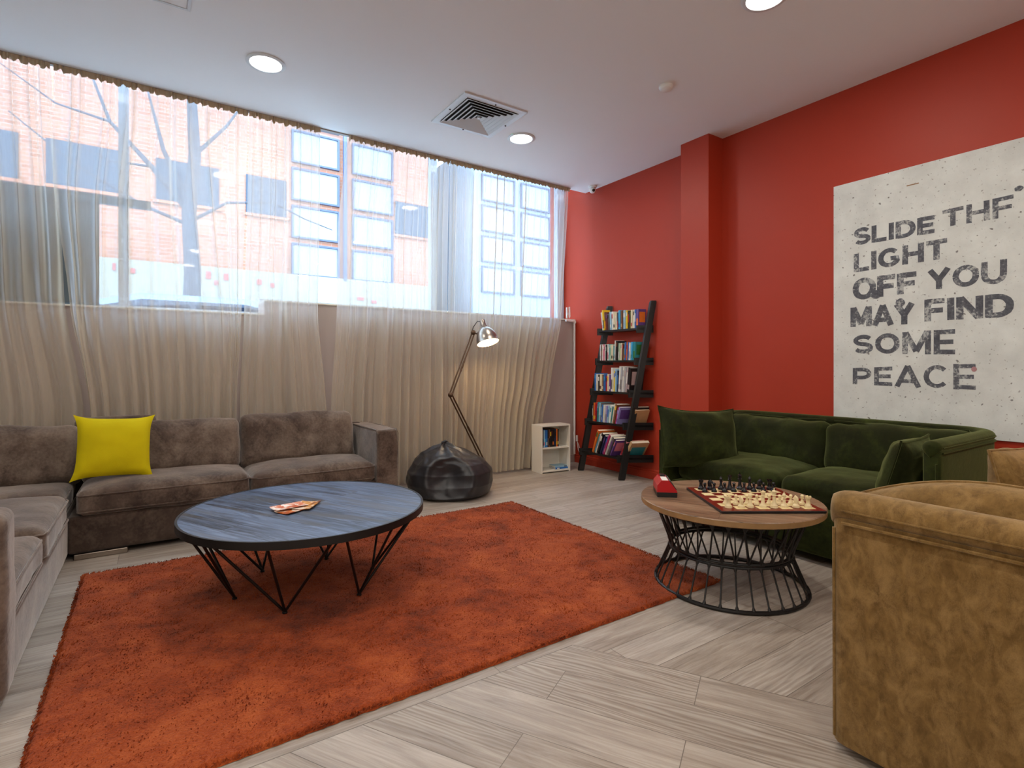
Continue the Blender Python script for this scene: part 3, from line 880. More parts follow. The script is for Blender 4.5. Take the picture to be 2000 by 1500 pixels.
# back cushions
def back(w, h, t, x, y, z, seed, rz=0.0, lean=-13):
    m = MB()
    soft_box(m, w, t, h, 0.06, 24, 0.02, 0.016, seed, None, 5.0)
    for v in m.v:      # belly out the front, soften the corners
        k = max(0, 1 - (2 * v.x / w) ** 4) * max(0, 1 - (2 * v.z / h) ** 4)
        v.y -= 0.03 * k if v.y < 0 else -0.02 * k
        v.z += 0.014 * abs(2 * v.x / w) ** 6 * (1 if v.z > 0 else -1)
    o = m.build('back_cushion', M['brown'], cs, 'all', (x, y, z), (radians(lean), 0, rz))
    return o
back(0.86, 0.385, 0.18, 0.985, SF + 0.505, 0.565, 11)
back(0.93, 0.37, 0.18, 0.085, SF + 0.49, 0.560, 12)
back(0.92, 0.375, 0.18, -0.85, SF + 0.50, 0.563, 13)
back(0.82, 0.40, 0.18, -1.17, 3.66, 0.61, 14, radians(90))
back(0.72, 0.40, 0.18, -1.17, 2.86, 0.61, 15, radians(90))
mb = MB(); soft_box(mb, 0.46, 0.10, 0.16, 0.04, 10, 0.0, 0.008, 21, Matrix.Translation((-0.20, 4.66, 0.72))); mb.build('headrest_flap', M['brown'], cs, 'all')
# metal feet
for x, y in ((-0.25, SF + 0.06), (1.5, SF + 0.06), (1.5, 4.6), (-0.25, 4.6), (-1.3, 2.45), (-0.55, 2.45)):
    MB().rbox(x - 0.13, x + 0.13, y - 0.05, y + 0.03, 0.0, 0.034, 0.004).build('foot', M['chrome'], cs)

ym = MB(); pillow(ym, 0.385, 0.375, 0.13, 26, 0.022, 0.012, 5)
yp = ym.build('throw_pillow', M['yellow'], None, 'all', (-0.195, 4.255, 0.635), (radians(-17), radians(3), radians(6)))
tag(yp, 'bright yellow square cushion leaning on the taupe corner sofa', 'cushion')

# ------------------------------------------------------------------ curved velvet sofas (green and tan)
def u_path(W, D, R, n=10, fr=0.06):
    """outer plan outline from the front-left end round the back to the front-right end; front faces -y"""
    P = [(-W / 2 + 0.0, -D / 2)]
    for k in range(7): P.append((-W / 2, -D / 2 + (D - R) * (k + 1) / 7))
    for k in range(1, n + 1):
        w = pi - pi / 2 * k / n
        P.append((-W / 2 + R + R * cos(w), D / 2 - R + R * sin(w)))
    for k in range(1, 9): P.append((-W / 2 + R + (W - 2 * R) * k / 9, D / 2))
    for k in range(0, n + 1):
        w = pi / 2 - pi / 2 * k / n
        P.append((W / 2 - R + R * cos(w), D / 2 - R + R * sin(w)))
    for k in range(6, -1, -1): P.append((W / 2, -D / 2 + (D - R) * k / 7))
    return P

def sweep(path, sect, hfun=None):
    """sweep the closed section (offset inward, z) along a plan path; rounded closed ends"""
    n = len(sect); vs = []; fs = []
    N = len(path)
    for i, (x, y) in enumerate(path):
        a = path[max(0, i - 1)]; b = path[min(N - 1, i + 1)]
        tx, ty = b[0] - a[0], b[1] - a[1]; l = hypot(tx, ty); tx /= l; ty /= l
        nx, ny = ty, -tx                         # inward (path runs clockwise seen from above)
        hs = hfun(i / (N - 1)) if hfun else 1.0
        for o, z in sect: vs.append((x + nx * o, y + ny * o, z * hs))
    for i in range(N - 1):
        for k in range(n):
            l = (k + 1) % n
            fs.append((i * n + k, i * n + l, (i + 1) * n + l, (i + 1) * n + k))
    # domed caps
    for e, i in ((0, 0), (1, N - 1)):
        a, b = (path[0], path[1]) if e == 0 else (path[-1], path[-2])
        tx, ty = a[0] - b[0], a[1] - b[1]; l = hypot(tx, ty); tx /= l; ty /= l
        co = sum(o for o, z in sect) / n; cz = sum(z for o, z in sect) / n
        prev = [i * n + k for k in range(n)]
        omin = min(o for o, z in sect); omax = max(o for o, z in sect); half = (omax - omin) / 2; oc = (omin + omax) / 2
        for s in (0.35, 0.7, 0.92, 1.0):
            q = sqrt(max(0.0, 1 - s * s))
            new = []
            for k in range(n):
                p = Vector(vs[i * n + k])
                # shrink across the thickness only, bulge forward
                pa = path[i]
                aa = path[max(0, i - 1)]; bb_ = path[min(N - 1, i + 1)]
                ux, uy = bb_[0] - aa[0], bb_[1] - aa[1]; ll = hypot(ux, uy); ux /= ll; uy /= ll
                nx, ny = uy, -ux
                o, z = sect[k]
                oo = oc + (o - oc) * q
                new.append(len(vs))
                zz = z - (0.02 * s * s if z > 0.5 else 0)
                vs.append((pa[0] + nx * oo + tx * half * s * 0.8, pa[1] + ny * oo + ty * half * s * 0.8, zz))
            for k in range(n):
                l2 = (k + 1) % n
                f = (prev[k], prev[l2], new[l2], new[k])
                fs.append(f if e else f[::-1])
            prev = new
        fs.append(tuple(prev))
    return vs, fs

def curved_sofa(name, label, loc, rz, W, D, H, mat, nseat, T=0.085, R=0.22, SEATZ=0.44, zb=0.05, roll=1.0, rim=0.05):
    t = thing(name, label, 'sofa', loc, rz)
    path = u_path(W, D, R)
    body_sec = [(0.0, zb), (0.0, H - 0.10), (T, H - 0.10), (T, zb)]
    body_sec = [(0.0, zb), (0.0, zb + 0.2), (0.0, zb + 0.4), (0.0, H - rim * 1.5), (T, H - rim * 1.5), (T, zb + 0.4), (T, zb + 0.2), (T, zb)]
    m = MB(); m.add(*sweep(path, body_sec)); m.build('shell', mat, t, 50)
    # fat padded roll along the top of arms and back
    cx, cz, a, b = T / 2, H - rim, T / 2 + 0.012 * roll, rim
    sec = []
    for k in range(16):
        w = 2 * pi * k / 16
        sec.append((cx + a * cos(w), cz + b * sin(w) * (1.0 if sin(w) > 0 else 0.8)))
    m = MB(); m.add(*sweep(path, sec)); m.build('padded_rim', mat, t, 'all')
    for off, zz in ((-0.006 * roll - 0.002, H - rim * 1.75), (-0.0125 * roll, H - rim * 1.0)):
        pts = []
        N = len(path)
        for i, (x, y) in enumerate(path):
            aa = path[max(0, i - 1)]; bb_ = path[min(N - 1, i + 1)]
            tx, ty = bb_[0] - aa[0], bb_[1] - aa[1]; l = hypot(tx, ty)
            pts.append((x + ty / l * off, y - tx / l * off, zz))
        MB().tube(pts, 0.0045 if zz < H - rim * 1.2 else 0.003, 6).build('piping', mat, t, True)
    # front seam of each arm
    for sx in (-1, 1):
        MB().tube([(sx * (W / 2 - 0.012), -D / 2 - 0.028, zb + 0.01), (sx * (W / 2 - 0.012), -D / 2 - 0.03, H - 0.11)], 0.005, 6).build('piping', mat, t, True)
    # seat base
    m = MB(); soft_box(m, W - 2 * T + 0.01, D - T - 0.01, SEATZ - 0.13 - zb, 0.02, 12, amp=0.003, M=Matrix.Translation((0, -T / 2 + 0.012, (SEATZ - 0.13 + zb) / 2)))
    m.build('seat_base', mat, t, 'all')
    iw = (W - 2 * T) / nseat
    for k in range(nseat):
        x = -W / 2 + T + iw * (k + 0.5)
        m = MB(); soft_box(m, iw - 0.006, D - T - 0.16, 0.15, 0.05, 22, 0.035, 0.012, k * 3.1 + W, None, 5)
        m.build('seat_cushion', mat, t, 'all', (x, -0.04, SEATZ - 0.055))
    for k in range(nseat):
        x = -W / 2 + T + iw * (k + 0.5)
        m = MB(); soft_box(m, iw + 0.02, 0.20, 0.36, 0.075, 26, 0.015, 0.022, k * 5 + W * 3, None, 5.5)
        for v in m.v:
            kk = max(0, 1 - (2 * v.x / iw) ** 4) * max(0, 1 - (2 * v.z / 0.36) ** 4)
            v.y += (-0.035 if v.y < 0 else 0.01) * kk
            v.z += 0.012 * abs(2 * v.x / iw) ** 5 * (1 if v.z > 0 else -1)
        o = m.build('back_cushion', mat, t, 'all', (x, D / 2 - T - 0.17, SEATZ + 0.135), (radians(-15), 0, radians(2 if k else -2)))
        e = MB()
        pts = []
        for q_ in range(21):
            xx = (-1 + q_ / 10) * iw / 2 * 0.93
            pts.append((xx, -0.045 + 0.01 * nz((xx, k, 1), 6), 0.187 + 0.010 * abs(2 * xx / iw) ** 5 + 0.012 * nz((xx, k, 3), 5)))
        e.tube(pts, 0.006, 6); e.build('piping', mat, o, True)
    for sx in (-1, 1):
        for sy in (-1, 1):
            MB().lathe([(0.028, 0.0), (0.03, zb + 0.01)], 14).build('foot', M['black_wood'], t, 40, (sx * (W / 2 - 0.14), sy * (D / 2 - 0.14), 0))
    return t

gs = curved_sofa('green_sofa', 'dark green velvet sofa with curved back against the red wall', (3.665, 1.845, 0), radians(-90), 1.72, 0.98, 0.785, M['green'], 2, T=0.075, rim=0.034, roll=0.5)
ts = curved_sofa('tan_sofa', 'crushed tan velvet sofa beside the chess table, seen from its outer arm', (2.505, 0.335, 0), radians(180), 1.62, 0.86, 0.775, M['tan'], 2, T=0.105, R=0.2, zb=0.03, roll=1.0, rim=0.05)

def scatter(label, mat, w, h, t, loc, rot, seed, ear=0.03, amp=0.02, sag=0.0):
    m = MB(); pillow(m, w, h, t, 26, ear, amp, seed, pw=3.0, sag=sag)
    r = m.build('throw_pillow', mat, None, 'all', loc, rot)
    e = MB(); e.tube(pillow_edge(w, h, ear, sag), 0.006, 6, closed=True); e.build('piping', mat, r, True)
    return tag(r, label, 'cushion')
scatter('green velvet cushion slumped over the sofa arm nearest the ladder shelf', M['green'], 0.58, 0.44, 0.22, (3.35, 2.50, 0.625), (radians(-20), radians(3), radians(-27)), 31, 0.008, 0.03, 0.02)
scatter('green velvet cushion propped on edge inside the sofa arm nearest the tan sofa', M['green'], 0.44, 0.38, 0.17, (3.40, 1.225, 0.575), (radians(16), 0, radians(4)), 32, 0.008, 0.025)
scatter('large tan velvet cushion showing above the near arm of the tan sofa', M['tan'], 0.74, 0.36, 0.20, (1.935, 0.47, 0.545), (radians(-14), 0, radians(-88)), 33, 0.0, 0.015, -0.10)
scatter('tan velvet cushion at the far end of the tan sofa', M['tan'], 0.46, 0.44, 0.18, (2.98, 0.60, 0.60), (radians(-14), 0, radians(-14)), 34, 0.0, 0.02)

# ------------------------------------------------------------------ blue round coffee table
bt = thing('blue_coffee_table', 'round dark plank coffee table, bluish window sheen painted in, on black wire legs', 'coffee table', (0.682, 2.922, 0.0))
MB().lathe([(0.0, 0.392), (0.580, 0.392), (0.583, 0.395), (0.583, 0.4195), (0.581, 0.42), (0.0, 0.42)], 72).build('tabletop', M['blue_top'], bt, 40)
MB().lathe([(0.583, 0.386), (0.594, 0.386), (0.594, 0.421), (0.583, 0.421), (0.583, 0.386)], 72, cap=False).build('rim_band', M['black_metal'], bt, 40)
for k in range(6):
    th = radians(60 * k)
    f = Vector((0.345 * cos(th), 0.345 * sin(th), 0.021))
    m = MB()
    for da in (-27, 27):
        w = th + radians(da)
        m.tube([f, (0.565 * cos(w), 0.565 * sin(w), 0.39)], 0.0065, 8)
    m.tube([f, (0.56 * cos(th), 0.56 * sin(th), 0.39)], 0.0065, 8)
    m.lathe([(0.0, 0.0135), (0.011, 0.0135), (0.012, 0.020), (0.0, 0.03)], 12, M=Matrix.Translation((f.x, f.y, 0.0)))
    m.build('leg', M['black_metal'], bt, 50)

# leaflets on it
def leaf_mat(name, seed, c0, c1, c2):
    t = NT(name)
    v = t.coord(loc=(seed, seed * 2, 0))
    a = t.noise(v, 22, 2, 0.5, 0.8)
    t.set(Base_Color=t.ramp(a, [(0.35, c0), (0.5, c1), (0.62, c2)]), Roughness=0.35)
    return t.m
lf = []
for i, (x, y, z, rz, lab, mt) in enumerate((
        (0.60, 2.86, 0.4225, radians(-62), 'orange leaflet at the bottom of the small pile on the blue table', leaf_mat('leaflet_print', 3, rgb(150, 60, 30), rgb(214, 120, 50), rgb(236, 220, 200))),
        (0.665, 2.90, 0.4265, radians(-34), 'orange and white leaflet fanned out towards the curtains on the blue table', leaf_mat('leaflet_print', 7, rgb(110, 40, 20), rgb(220, 150, 60), rgb(240, 226, 206))),
        (0.585, 2.905, 0.430, radians(-78), 'orange leaflet lying on top of the small pile on the blue table', leaf_mat('leaflet_print', 11, rgb(196, 80, 36), rgb(222, 130, 80), rgb(244, 236, 226))))):
    m = MB()
    m.grid(8, 10, lambda u, v: Vector((-0.05 + 0.1 * u, -0.08 + 0.16 * v, 0.004 * (u - 0.5) ** 2 * 4 + 0.002)))
    m.grid(8, 10, lambda u, v: Vector((-0.05 + 0.1 * u, -0.08 + 0.16 * v, 0.004 * (u - 0.5) ** 2 * 4 - 0.0005)))
    o = m.build('leaflet', mt, None, 'all', (x, y, z), (0, 0, rz))
    tag(o, lab, 'leaflet', 'leaflets on the blue table')

# ------------------------------------------------------------------ wooden table with wire drum base
wt = thing('chess_table', 'round wooden table on a black wire drum base holding the chessboard', 'table', (2.54, 1.71, 0))
MB().lathe([(0.0, 0.418), (0.446, 0.418), (0.4515, 0.422), (0.4525, 0.446)], 72, cap=False).build('top_edge', M['oak_edge'], wt, 40)
MB().lathe([(0.4525, 0.446), (0.449, 0.45), (0.0, 0.45)], 72, cap=False).build('tabletop', M['oak_top'], wt, 40)
def ringp(r, z, n=48): return [(r * cos(2 * pi * k / n), r * sin(2 * pi * k / n), z) for k in range(n)]
RT, RM, RB = 0.375, 0.300, 0.375
MB().tube(ringp(RT, 0.408), 0.009, 8, closed=True).build('top_ring', M['black_metal'], wt, True)
MB().tube(ringp(RM, 0.205), 0.008, 8, closed=True).tube(ringp(RM, 0.188), 0.008, 8, closed=True).build('waist_ring', M['black_metal'], wt, True)
MB().tube(ringp(RB, 0.011), 0.010, 8, closed=True).build('bottom_ring', M['black_metal'], wt, True)
NR = 32
def rod(p, q, r=0.0042):
    p = Vector(p); q = Vector(q)
    m = MB()
    L = [0, 0.06, 0.12, 0.5, 0.88, 0.94, 1.0]
    m.tube([p.lerp(q, s) for s in L], [r * 1.9, r * 1.9, r, r, r, r * 1.9, r * 1.9], 6)
    return m
for k in range(NR):
    a = 2 * pi * (k + 0.5) / NR
    P = lambda r, w, z: (r * cos(w), r * sin(w), z)
    rod(P(RM, a, 0.19), P(RB, a, 0.012)).build('rod', M['black_metal'], wt, True)
    for s in (-1, 1):
        rod(P(RM, a, 0.205), P(RT, a + s * 0.115, 0.406)).build('rod', M['black_metal'], wt, True)

# ------------------------------------------------------------------ chess
BANG = radians(-33.5)
cb_c = Vector((2.585, 1.615, 0.4505))
S = 0.25
cbd = thing('chessboard', 'mahogany and cream chessboard set up with pieces on the wooden table', 'chessboard', cb_c, BANG)
MB().rbox(-S, S, -S, S, 0, 0.012, 0.002).build('board_body', M['board_edge'], cbd)
MB().box(-S + 0.002, S - 0.002, -S + 0.002, S - 0.002, 0.012, 0.0135).build('border', M['board_red'], cbd)
q = 0.0545
sqs = MB()
for i in range(8):
    for j in range(8):
        if (i + j) % 2 == 1:
            x = (i - 4) * q; y = (j - 4) * q
            sqs.box(x, x + q, y, y + q, 0.0132, 0.0141)
sqs.build('light_squares', M['board_cream'], cbd)
ZB = cb_c.z + 0.0141

def piece_mesh(kind, mat, name):
    m = MB()
    foot = [(0.0, 0), (0.017, 0), (0.0175, 0.004), (0.0155, 0.007), (0.016, 0.010), (0.012, 0.014)]
    n = 18
    if kind == 'pawn':
        f = [(r * 0.86, z * 0.9) for r, z in foot]
        m.lathe(f + [(0.0065, 0.022), (0.005, 0.030), (0.0095, 0.033), (0.005, 0.0355), (0.0078, 0.039), (0.0086, 0.043), (0.0075, 0.047), (0.004, 0.050), (0.0, 0.051)], n)
    elif kind == 'rook':
        m.lathe(foot + [(0.0095, 0.022), (0.0085, 0.038), (0.0115, 0.042), (0.0125, 0.044), (0.0125, 0.052), (0.008, 0.052), (0.008, 0.049), (0.0, 0.049)], n)
        for k in range(4):
            w = k * pi / 2 + 0.4
            m.box(0.0078, 0.0127, -0.0045, 0.0045, 0.050, 0.0565, M=Matrix.Rotation(w, 4, 'Z'))
    elif kind == 'bishop':
        m.lathe(foot + [(0.008, 0.024), (0.006, 0.042), (0.011, 0.045), (0.006, 0.048), (0.0085, 0.053), (0.009, 0.058), (0.006, 0.066), (0.0025, 0.069), (0.0035, 0.072), (0.0, 0.0745)], n)
    elif kind == 'queen':
        m.lathe([(r * 1.08, z) for r, z in foot] + [(0.0085, 0.027), (0.0065, 0.052), (0.012, 0.056), (0.0075, 0.059), (0.0085, 0.066), (0.0115, 0.075), (0.008, 0.075), (0.003, 0.079), (0.0035, 0.082), (0.0, 0.084)], n)
        for k in range(8):
            w = k * pi / 4
            m.box(0.0085, 0.0118, -0.0018, 0.0018, 0.074, 0.078, M=Matrix.Rotation(w, 4, 'Z'))
    elif kind == 'king':
        m.lathe([(r * 1.08, z) for r, z in foot] + [(0.009, 0.028), (0.007, 0.056), (0.0125, 0.060), (0.008, 0.063), (0.009, 0.070), (0.0115, 0.080), (0.007, 0.083), (0.0025, 0.085), (0.0, 0.0855)], n)
        m.box(-0.0016, 0.0016, -0.0013, 0.0013, 0.084, 0.096).box(-0.0045, 0.0045, -0.0013, 0.0013, 0.088, 0.0915)
    elif kind == 'knight':
        m.lathe(foot + [(0.010, 0.018), (0.0, 0.0185)], n)
        out = [(-0.010, 0.016), (0.009, 0.016), (0.010, 0.024), (0.006, 0.033), (0.0085, 0.036), (0.0165, 0.034), (0.018, 0.039), (0.012, 0.047), (0.008, 0.052), (0.004, 0.0575), (0.001, 0.054), (-0.006, 0.051), (-0.0115, 0.043), (-0.0125, 0.030)]
        for sgn in (1,):
            k = len(out)
            vs = []
            for y, s in ((-0.0058, 0.78), (-0.0035, 1.0), (0.0035, 1.0), (0.0058, 0.78)):
                for x, z in out:
                    vs.append((x * s, y, 0.034 + (z - 0.034) * (s if z > 0.02 else 1)))
            fs = [(a * k + i, a * k + (i + 1) % k, (a + 1) * k + (i + 1) % k, (a + 1) * k + i) for a in range(3) for i in range(k)]
            fs += [tuple(range(k)), tuple(range(4 * k - 1, 3 * k - 1, -1))]
            m.add(vs, fs)
    return m.build(name, mat, None, 45)
proto = {}
def place_piece(kind, colour, i, j, label, rz=0.0, jit=True):
    key = (kind, colour)
    name = 'chess_' + kind
    if key not in proto:
        o = piece_mesh(kind, M['piece_' + colour], name); proto[key] = o
    else:
        o = proto[key].copy(); COL.objects.link(o)
    lx = (i - 3.5) * q + rr.uniform(-0.004, 0.004); ly = (j - 3.5) * q + rr.uniform(-0.004, 0.004)
    o.location = (cb_c.x + lx * cos(BANG) - ly * sin(BANG), cb_c.y + lx * sin(BANG) + ly * cos(BANG), ZB)
    o.rotation_euler = (0, 0, BANG + rz)
    return tag(o, label, 'chess piece', ('white' if colour == 'white' else 'black') + ' chess pieces')
ords = ['first', 'second', 'third', 'fourth', 'fifth', 'sixth', 'seventh', 'eighth']
row = ['rook', 'knight', 'bishop', 'queen', 'king', 'bishop', 'knight', 'rook']
rowb = ['rook', 'knight', 'bishop', 'queen', 'king', 'bishop', 'knight', 'rook']
for i in range(8):
    side = 'nearest the red clock' if i < 4 else 'nearest the tan sofa'
    k = row[i]
    place_piece(k, 'white', i, 0, ('white %s in the front row of the chessboard, on the side %s' % (k, side)) if k not in ('queen', 'king') else 'white %s in the middle of the front row of the chessboard' % k, rr.uniform(1.2, 2.0) if k == 'knight' else rr.uniform(0, 6))
    k = rowb[i]
    place_piece(k, 'black', i, 7, ('black %s in the back row of the chessboard, on the side %s' % (k, side)) if k not in ('queen', 'king') else 'black %s in the middle of the back row of the chessboard' % k, rr.uniform(-0.6, 0.2) if k == 'knight' else rr.uniform(0, 6))
    cnt = '%s from the clock end' % ords[i]
    place_piece('pawn', 'white', i, 1, 'white pawn %s of the row behind the white king' % cnt)
    place_piece('pawn', 'black', i, 6, 'black pawn %s of the row before the black king' % cnt)

# chess clock
ck = thing('chess_clock', 'red chess clock with a black base beside the chessboard', 'chess clock', (2.335, 1.965, 0.4505), radians(-42))
def xprism(mb, poly, x0, x1, mi=0):   # poly in (x,z), extruded along y
    n_ = len(poly)
    vs = [(x, x0, z) for x, z in poly] + [(x, x1, z) for x, z in poly]
    fs = [tuple(range(n_)), tuple(range(2 * n_ - 1, n_ - 1, -1))] + [(i, n_ + i, n_ + (i + 1) % n_, (i + 1) % n_) for i in range(n_)]
    return mb.add(vs, fs, mi)
xprism(MB(), [(-0.050, 0), (0.052, 0), (0.054, 0.026), (-0.052, 0.026)], -0.085, 0.085).build('base', M['clock_black'], ck)
xprism(MB(), [(-0.052, 0.026), (0.054, 0.026), (0.052, 0.034), (0.012, 0.088), (-0.028, 0.088), (-0.050, 0.062)], -0.085, 0.085).build('housing', M['clock_red'], ck)
fa = MB()
d = Vector((0.012 - 0.052, 0, 0.088 - 0.034)); d.normalize()
nrm = Vector((d.z, 0, -d.x))
c0 = Vector((0.052, 0, 0.034)); c1 = Vector((0.012, 0, 0.088))
for y0, y1 in ((-0.08, 0.08),):
    pts = []
    for e in (0.0, 0.004):
        for (s, y) in ((0.1, y0), (0.1, y1), (0.98, y1), (0.98, y0)):
            p = c0.lerp(c1, s) + nrm * e; pts.append((p.x, y, p.z))
    fa.add(pts, [(0, 1, 2, 3), (7, 6, 5, 4), (0, 4, 5, 1), (1, 5, 6, 2), (2, 6, 7, 3), (3, 7, 4, 0)])
fo = fa.build('clock_face', M['clock_black'], ck)
for y0, y1 in ((-0.066, -0.012), (0.012, 0.066)):
    pts = []
    for e in (0.004, 0.006):
        for (s, y) in ((0.4, y0), (0.4, y1), (0.85, y1), (0.85, y0)):
            p = c0.lerp(c1, s) + nrm * e; pts.append((p.x, y, p.z))
    MB().add(pts, [(0, 1, 2, 3), (7, 6, 5, 4), (0, 4, 5, 1), (1, 5, 6, 2), (2, 6, 7, 3), (3, 7, 4, 0)]).build('display', M['lcd'], fo)
MB().box(-0.024, 0.008, -0.075, 0.02, 0.088, 0.0895).build('label', M['label_white'], ck)
MB().rbox(-0.02, 0.006, 0.03, 0.08, 0.088, 0.096, 0.002).build('lever', M['clock_black'], ck)

# ------------------------------------------------------------------ poster with stencil lettering
XP = XW - 0.012
ps = thing('stencil_poster', 'pale concrete print with grey stencilled words on the red wall', 'poster', (XP, 1.35, 1.594))
MB().box(0, 0.0118, -0.62, 0.616, -0.890, 0.8905).build('print_panel', M['poster'], ps)
SW = 0.2
def arc(cx, cy, rx, ry, a0, a1, n=10):
    return [(cx + rx * cos(radians(a0 + (a1 - a0) * k / n)), cy + ry * sin(radians(a0 + (a1 - a0) * k / n))) for k in range(n + 1)]
# strokes per letter in a unit box (stroke centre lines), relative letter width
G = {
 'L': (0.72, [[(0.12, 1), (0.12, 0)], [(0.02, 0.1), (1, 0.1)]]),
 'I': (0.24, [[(0.5, 1), (0.5, 0)]]),
 'D': (0.92, [[(0.12, 1), (0.12, 0)], [(0.1, 0.9), (0.45, 0.9)] + arc(0.45, 0.5, 0.43, 0.4, 90, -90) + [(0.1, 0.1)]]),
 'E': (0.76, [[(0.14, 1), (0.14, 0)], [(0.1, 0.9), (1, 0.9)], [(0.1, 0.5), (0.92, 0.5)], [(0.1, 0.1), (1, 0.1)]]),
 'F': (0.76, [[(0.14, 1), (0.14, 0)], [(0.1, 0.9), (1, 0.9)], [(0.1, 0.48), (0.92, 0.48)]]),
 'T': (0.86, [[(0.5, 0.9), (0.5, 0)], [(0, 0.9), (1, 0.9)]]),
 'H': (0.9, [[(0.12, 1), (0.12, 0)], [(0.88, 1), (0.88, 0)], [(0.1, 0.5), (0.9, 0.5)]]),
 'S': (0.86, [arc(0.5, 0.70, 0.38, 0.2, 25, 270, 12) + arc(0.5, 0.30, 0.38, 0.2, 90, -155, 12)]),
 'G': (1.0, [arc(0.5, 0.5, 0.4, 0.4, 42, 335, 18) + [(0.88, 0.45), (0.55, 0.45)]]),
 'C': (0.95, [arc(0.5, 0.5, 0.4, 0.4, 42, 318, 18)]),
 'O': (1.0, [arc(0.5, 0.5, 0.4, 0.4, 0, 180, 12), arc(0.5, 0.5, 0.4, 0.4, 180, 360, 12)]),
 'Y': (0.95, [[(0.1, 1), (0.5, 0.45)], [(0.9, 1), (0.5, 0.45)], [(0.5, 0.55), (0.5, 0)]]),
 'U': (0.92, [[(0.12, 1), (0.12, 0.45)] + arc(0.5, 0.42, 0.38, 0.32, 180, 360, 12) + [(0.88, 1)]]),
 'M': (1.1, [[(0.1, 0), (0.1, 1)], [(0.9, 0), (0.9, 1)], [(0.12, 0.98), (0.5, 0.12)], [(0.88, 0.98), (0.5, 0.12)]]),
 'A': (1.0, [[(0.08, 0), (0.5, 1)], [(0.92, 0), (0.5, 1)], [(0.25, 0.28), (0.75, 0.28)]]),
 'N': (0.92, [[(0.12, 0), (0.12, 1)], [(0.88, 0), (0.88, 1)], [(0.14, 0.96), (0.86, 0.04)]]),
 'P': (0.82, [[(0.12, 1), (0.12, 0)], [(0.1, 0.9), (0.5, 0.9)] + arc(0.5, 0.66, 0.38, 0.24, 90, -90) + [(0.1, 0.42)]]),
}
words = {
 'SLIDE': [1.825, 2.142, 1.825, 2.021, 1.346, 2.128, 1.346, 2.017], 'THF': [1.304, 2.148, 1.304, 2.041, 0.963, 2.164, 0.963, 2.035],
 'LIGHT': [1.822, 1.959, 1.822, 1.828, 1.28, 1.967, 1.28, 1.84], 'OFF': [1.83, 1.779, 1.83, 1.625, 1.446, 1.777, 1.446, 1.641],
 'YOU': [1.383, 1.774, 1.383, 1.649, 0.994, 1.788, 0.994, 1.643], 'MAY': [1.845, 1.574, 1.845, 1.433, 1.459, 1.572, 1.459, 1.432],
 'FIND': [1.398, 1.586, 1.398, 1.443, 0.963, 1.581, 0.963, 1.443], 'SOME': [1.83, 1.371, 1.83, 1.242, 1.239, 1.386, 1.239, 1.223],
 'PEACE': [1.834, 1.135, 1.834, 1.019, 1.137, 1.168, 1.137, 1.0]}
ink = MB()
lay = 0
for wd_, Q in words.items():
    tot = sum(G[c][0] for c in wd_) + 0.11 * (len(wd_) - 1)
    Lw = abs(Q[0] - Q[4]); Lh = Q[1] - Q[3]
    pos = 0.0
    for c in wd_:
        gw_, strokes = G[c]
        def mp(x, y):
            s_ = (pos + gw_ * x) / tot
            zt = Q[1] + (Q[5] - Q[1]) * s_; zb_ = Q[3] + (Q[7] - Q[3]) * s_
            return (Q[0] + (Q[4] - Q[0]) * s_, zb_ + (zt - zb_) * y)
        for st in strokes:
            pts = [mp(x, y) for x, y in st]
            hw = Lh * 0.112
            L_, R_ = [], []
            for i, p in enumerate(pts):
                a = pts[max(0, i - 1)]; b = pts[min(len(pts) - 1, i + 1)]
                tx, ty = b[0] - a[0], b[1] - a[1]; l = hypot(tx, ty) or 1
                nx, ny = -ty / l, tx / l
                k = hw * (1.15 if abs(tx) < abs(ty) else 1.0)
                jx = 0.0015 * nz((p[0] * 60, p[1] * 60, lay), 1)
                L_.append((p[0] + nx * k + jx, p[1] + ny * k)); R_.append((p[0] - nx * k + jx, p[1] - ny * k))
            lay += 1
            d_ = 0.0006 + 0.00002 * (lay % 20)
            n_ = len(pts)
            vs = [(XP - d_, y, z) for y, z in L_] + [(XP - d_, y, z) for y, z in R_]
            ink.add([(x - XP, y - 1.35, z - 1.594) for x, y, z in vs], [(i, i + 1, n_ + i + 1, n_ + i) for i in range(n_ - 1)])
        pos += gw_ + 0.11
def blot(cy, cz, ry, rz_, seed):
    pts = [(-0.0012, cy - 1.35 + ry * cos(w * pi / 9) * (1 + 0.2 * nz((w, seed, 0), 0.7)), cz - 1.594 + rz_ * sin(w * pi / 9) * (1 + 0.2 * nz((w, seed, 2), 0.7))) for w in range(18)]
    ink.add(pts, [tuple(range(18))])
blot(0.94, 2.19, 0.02, 0.016, 1); blot(1.687, 1.652, 0.034, 0.03, 2); blot(1.538, 1.58, 0.028, 0.029, 3)
ink.build('lettering', M['ink'], ps)
mk = MB(); mk.box(-0.001, 0.0, 0.082, 0.151, 0.765, 0.772, M=Matrix.Rotation(radians(0), 4, 'X')); mk.build('scratch', plain('brown_scratch', rgb(150, 120, 90), 0.8), ps)
pk = MB(); pk.add([(-0.0014, -0.205 + 0.014 * cos(w * pi / 6), -0.463 + 0.016 * sin(w * pi / 6)) for w in range(12)], [tuple(range(12))]); pk.build('pink_spot', plain('pink_spot', rgb(176, 130, 134), 0.8), ps)

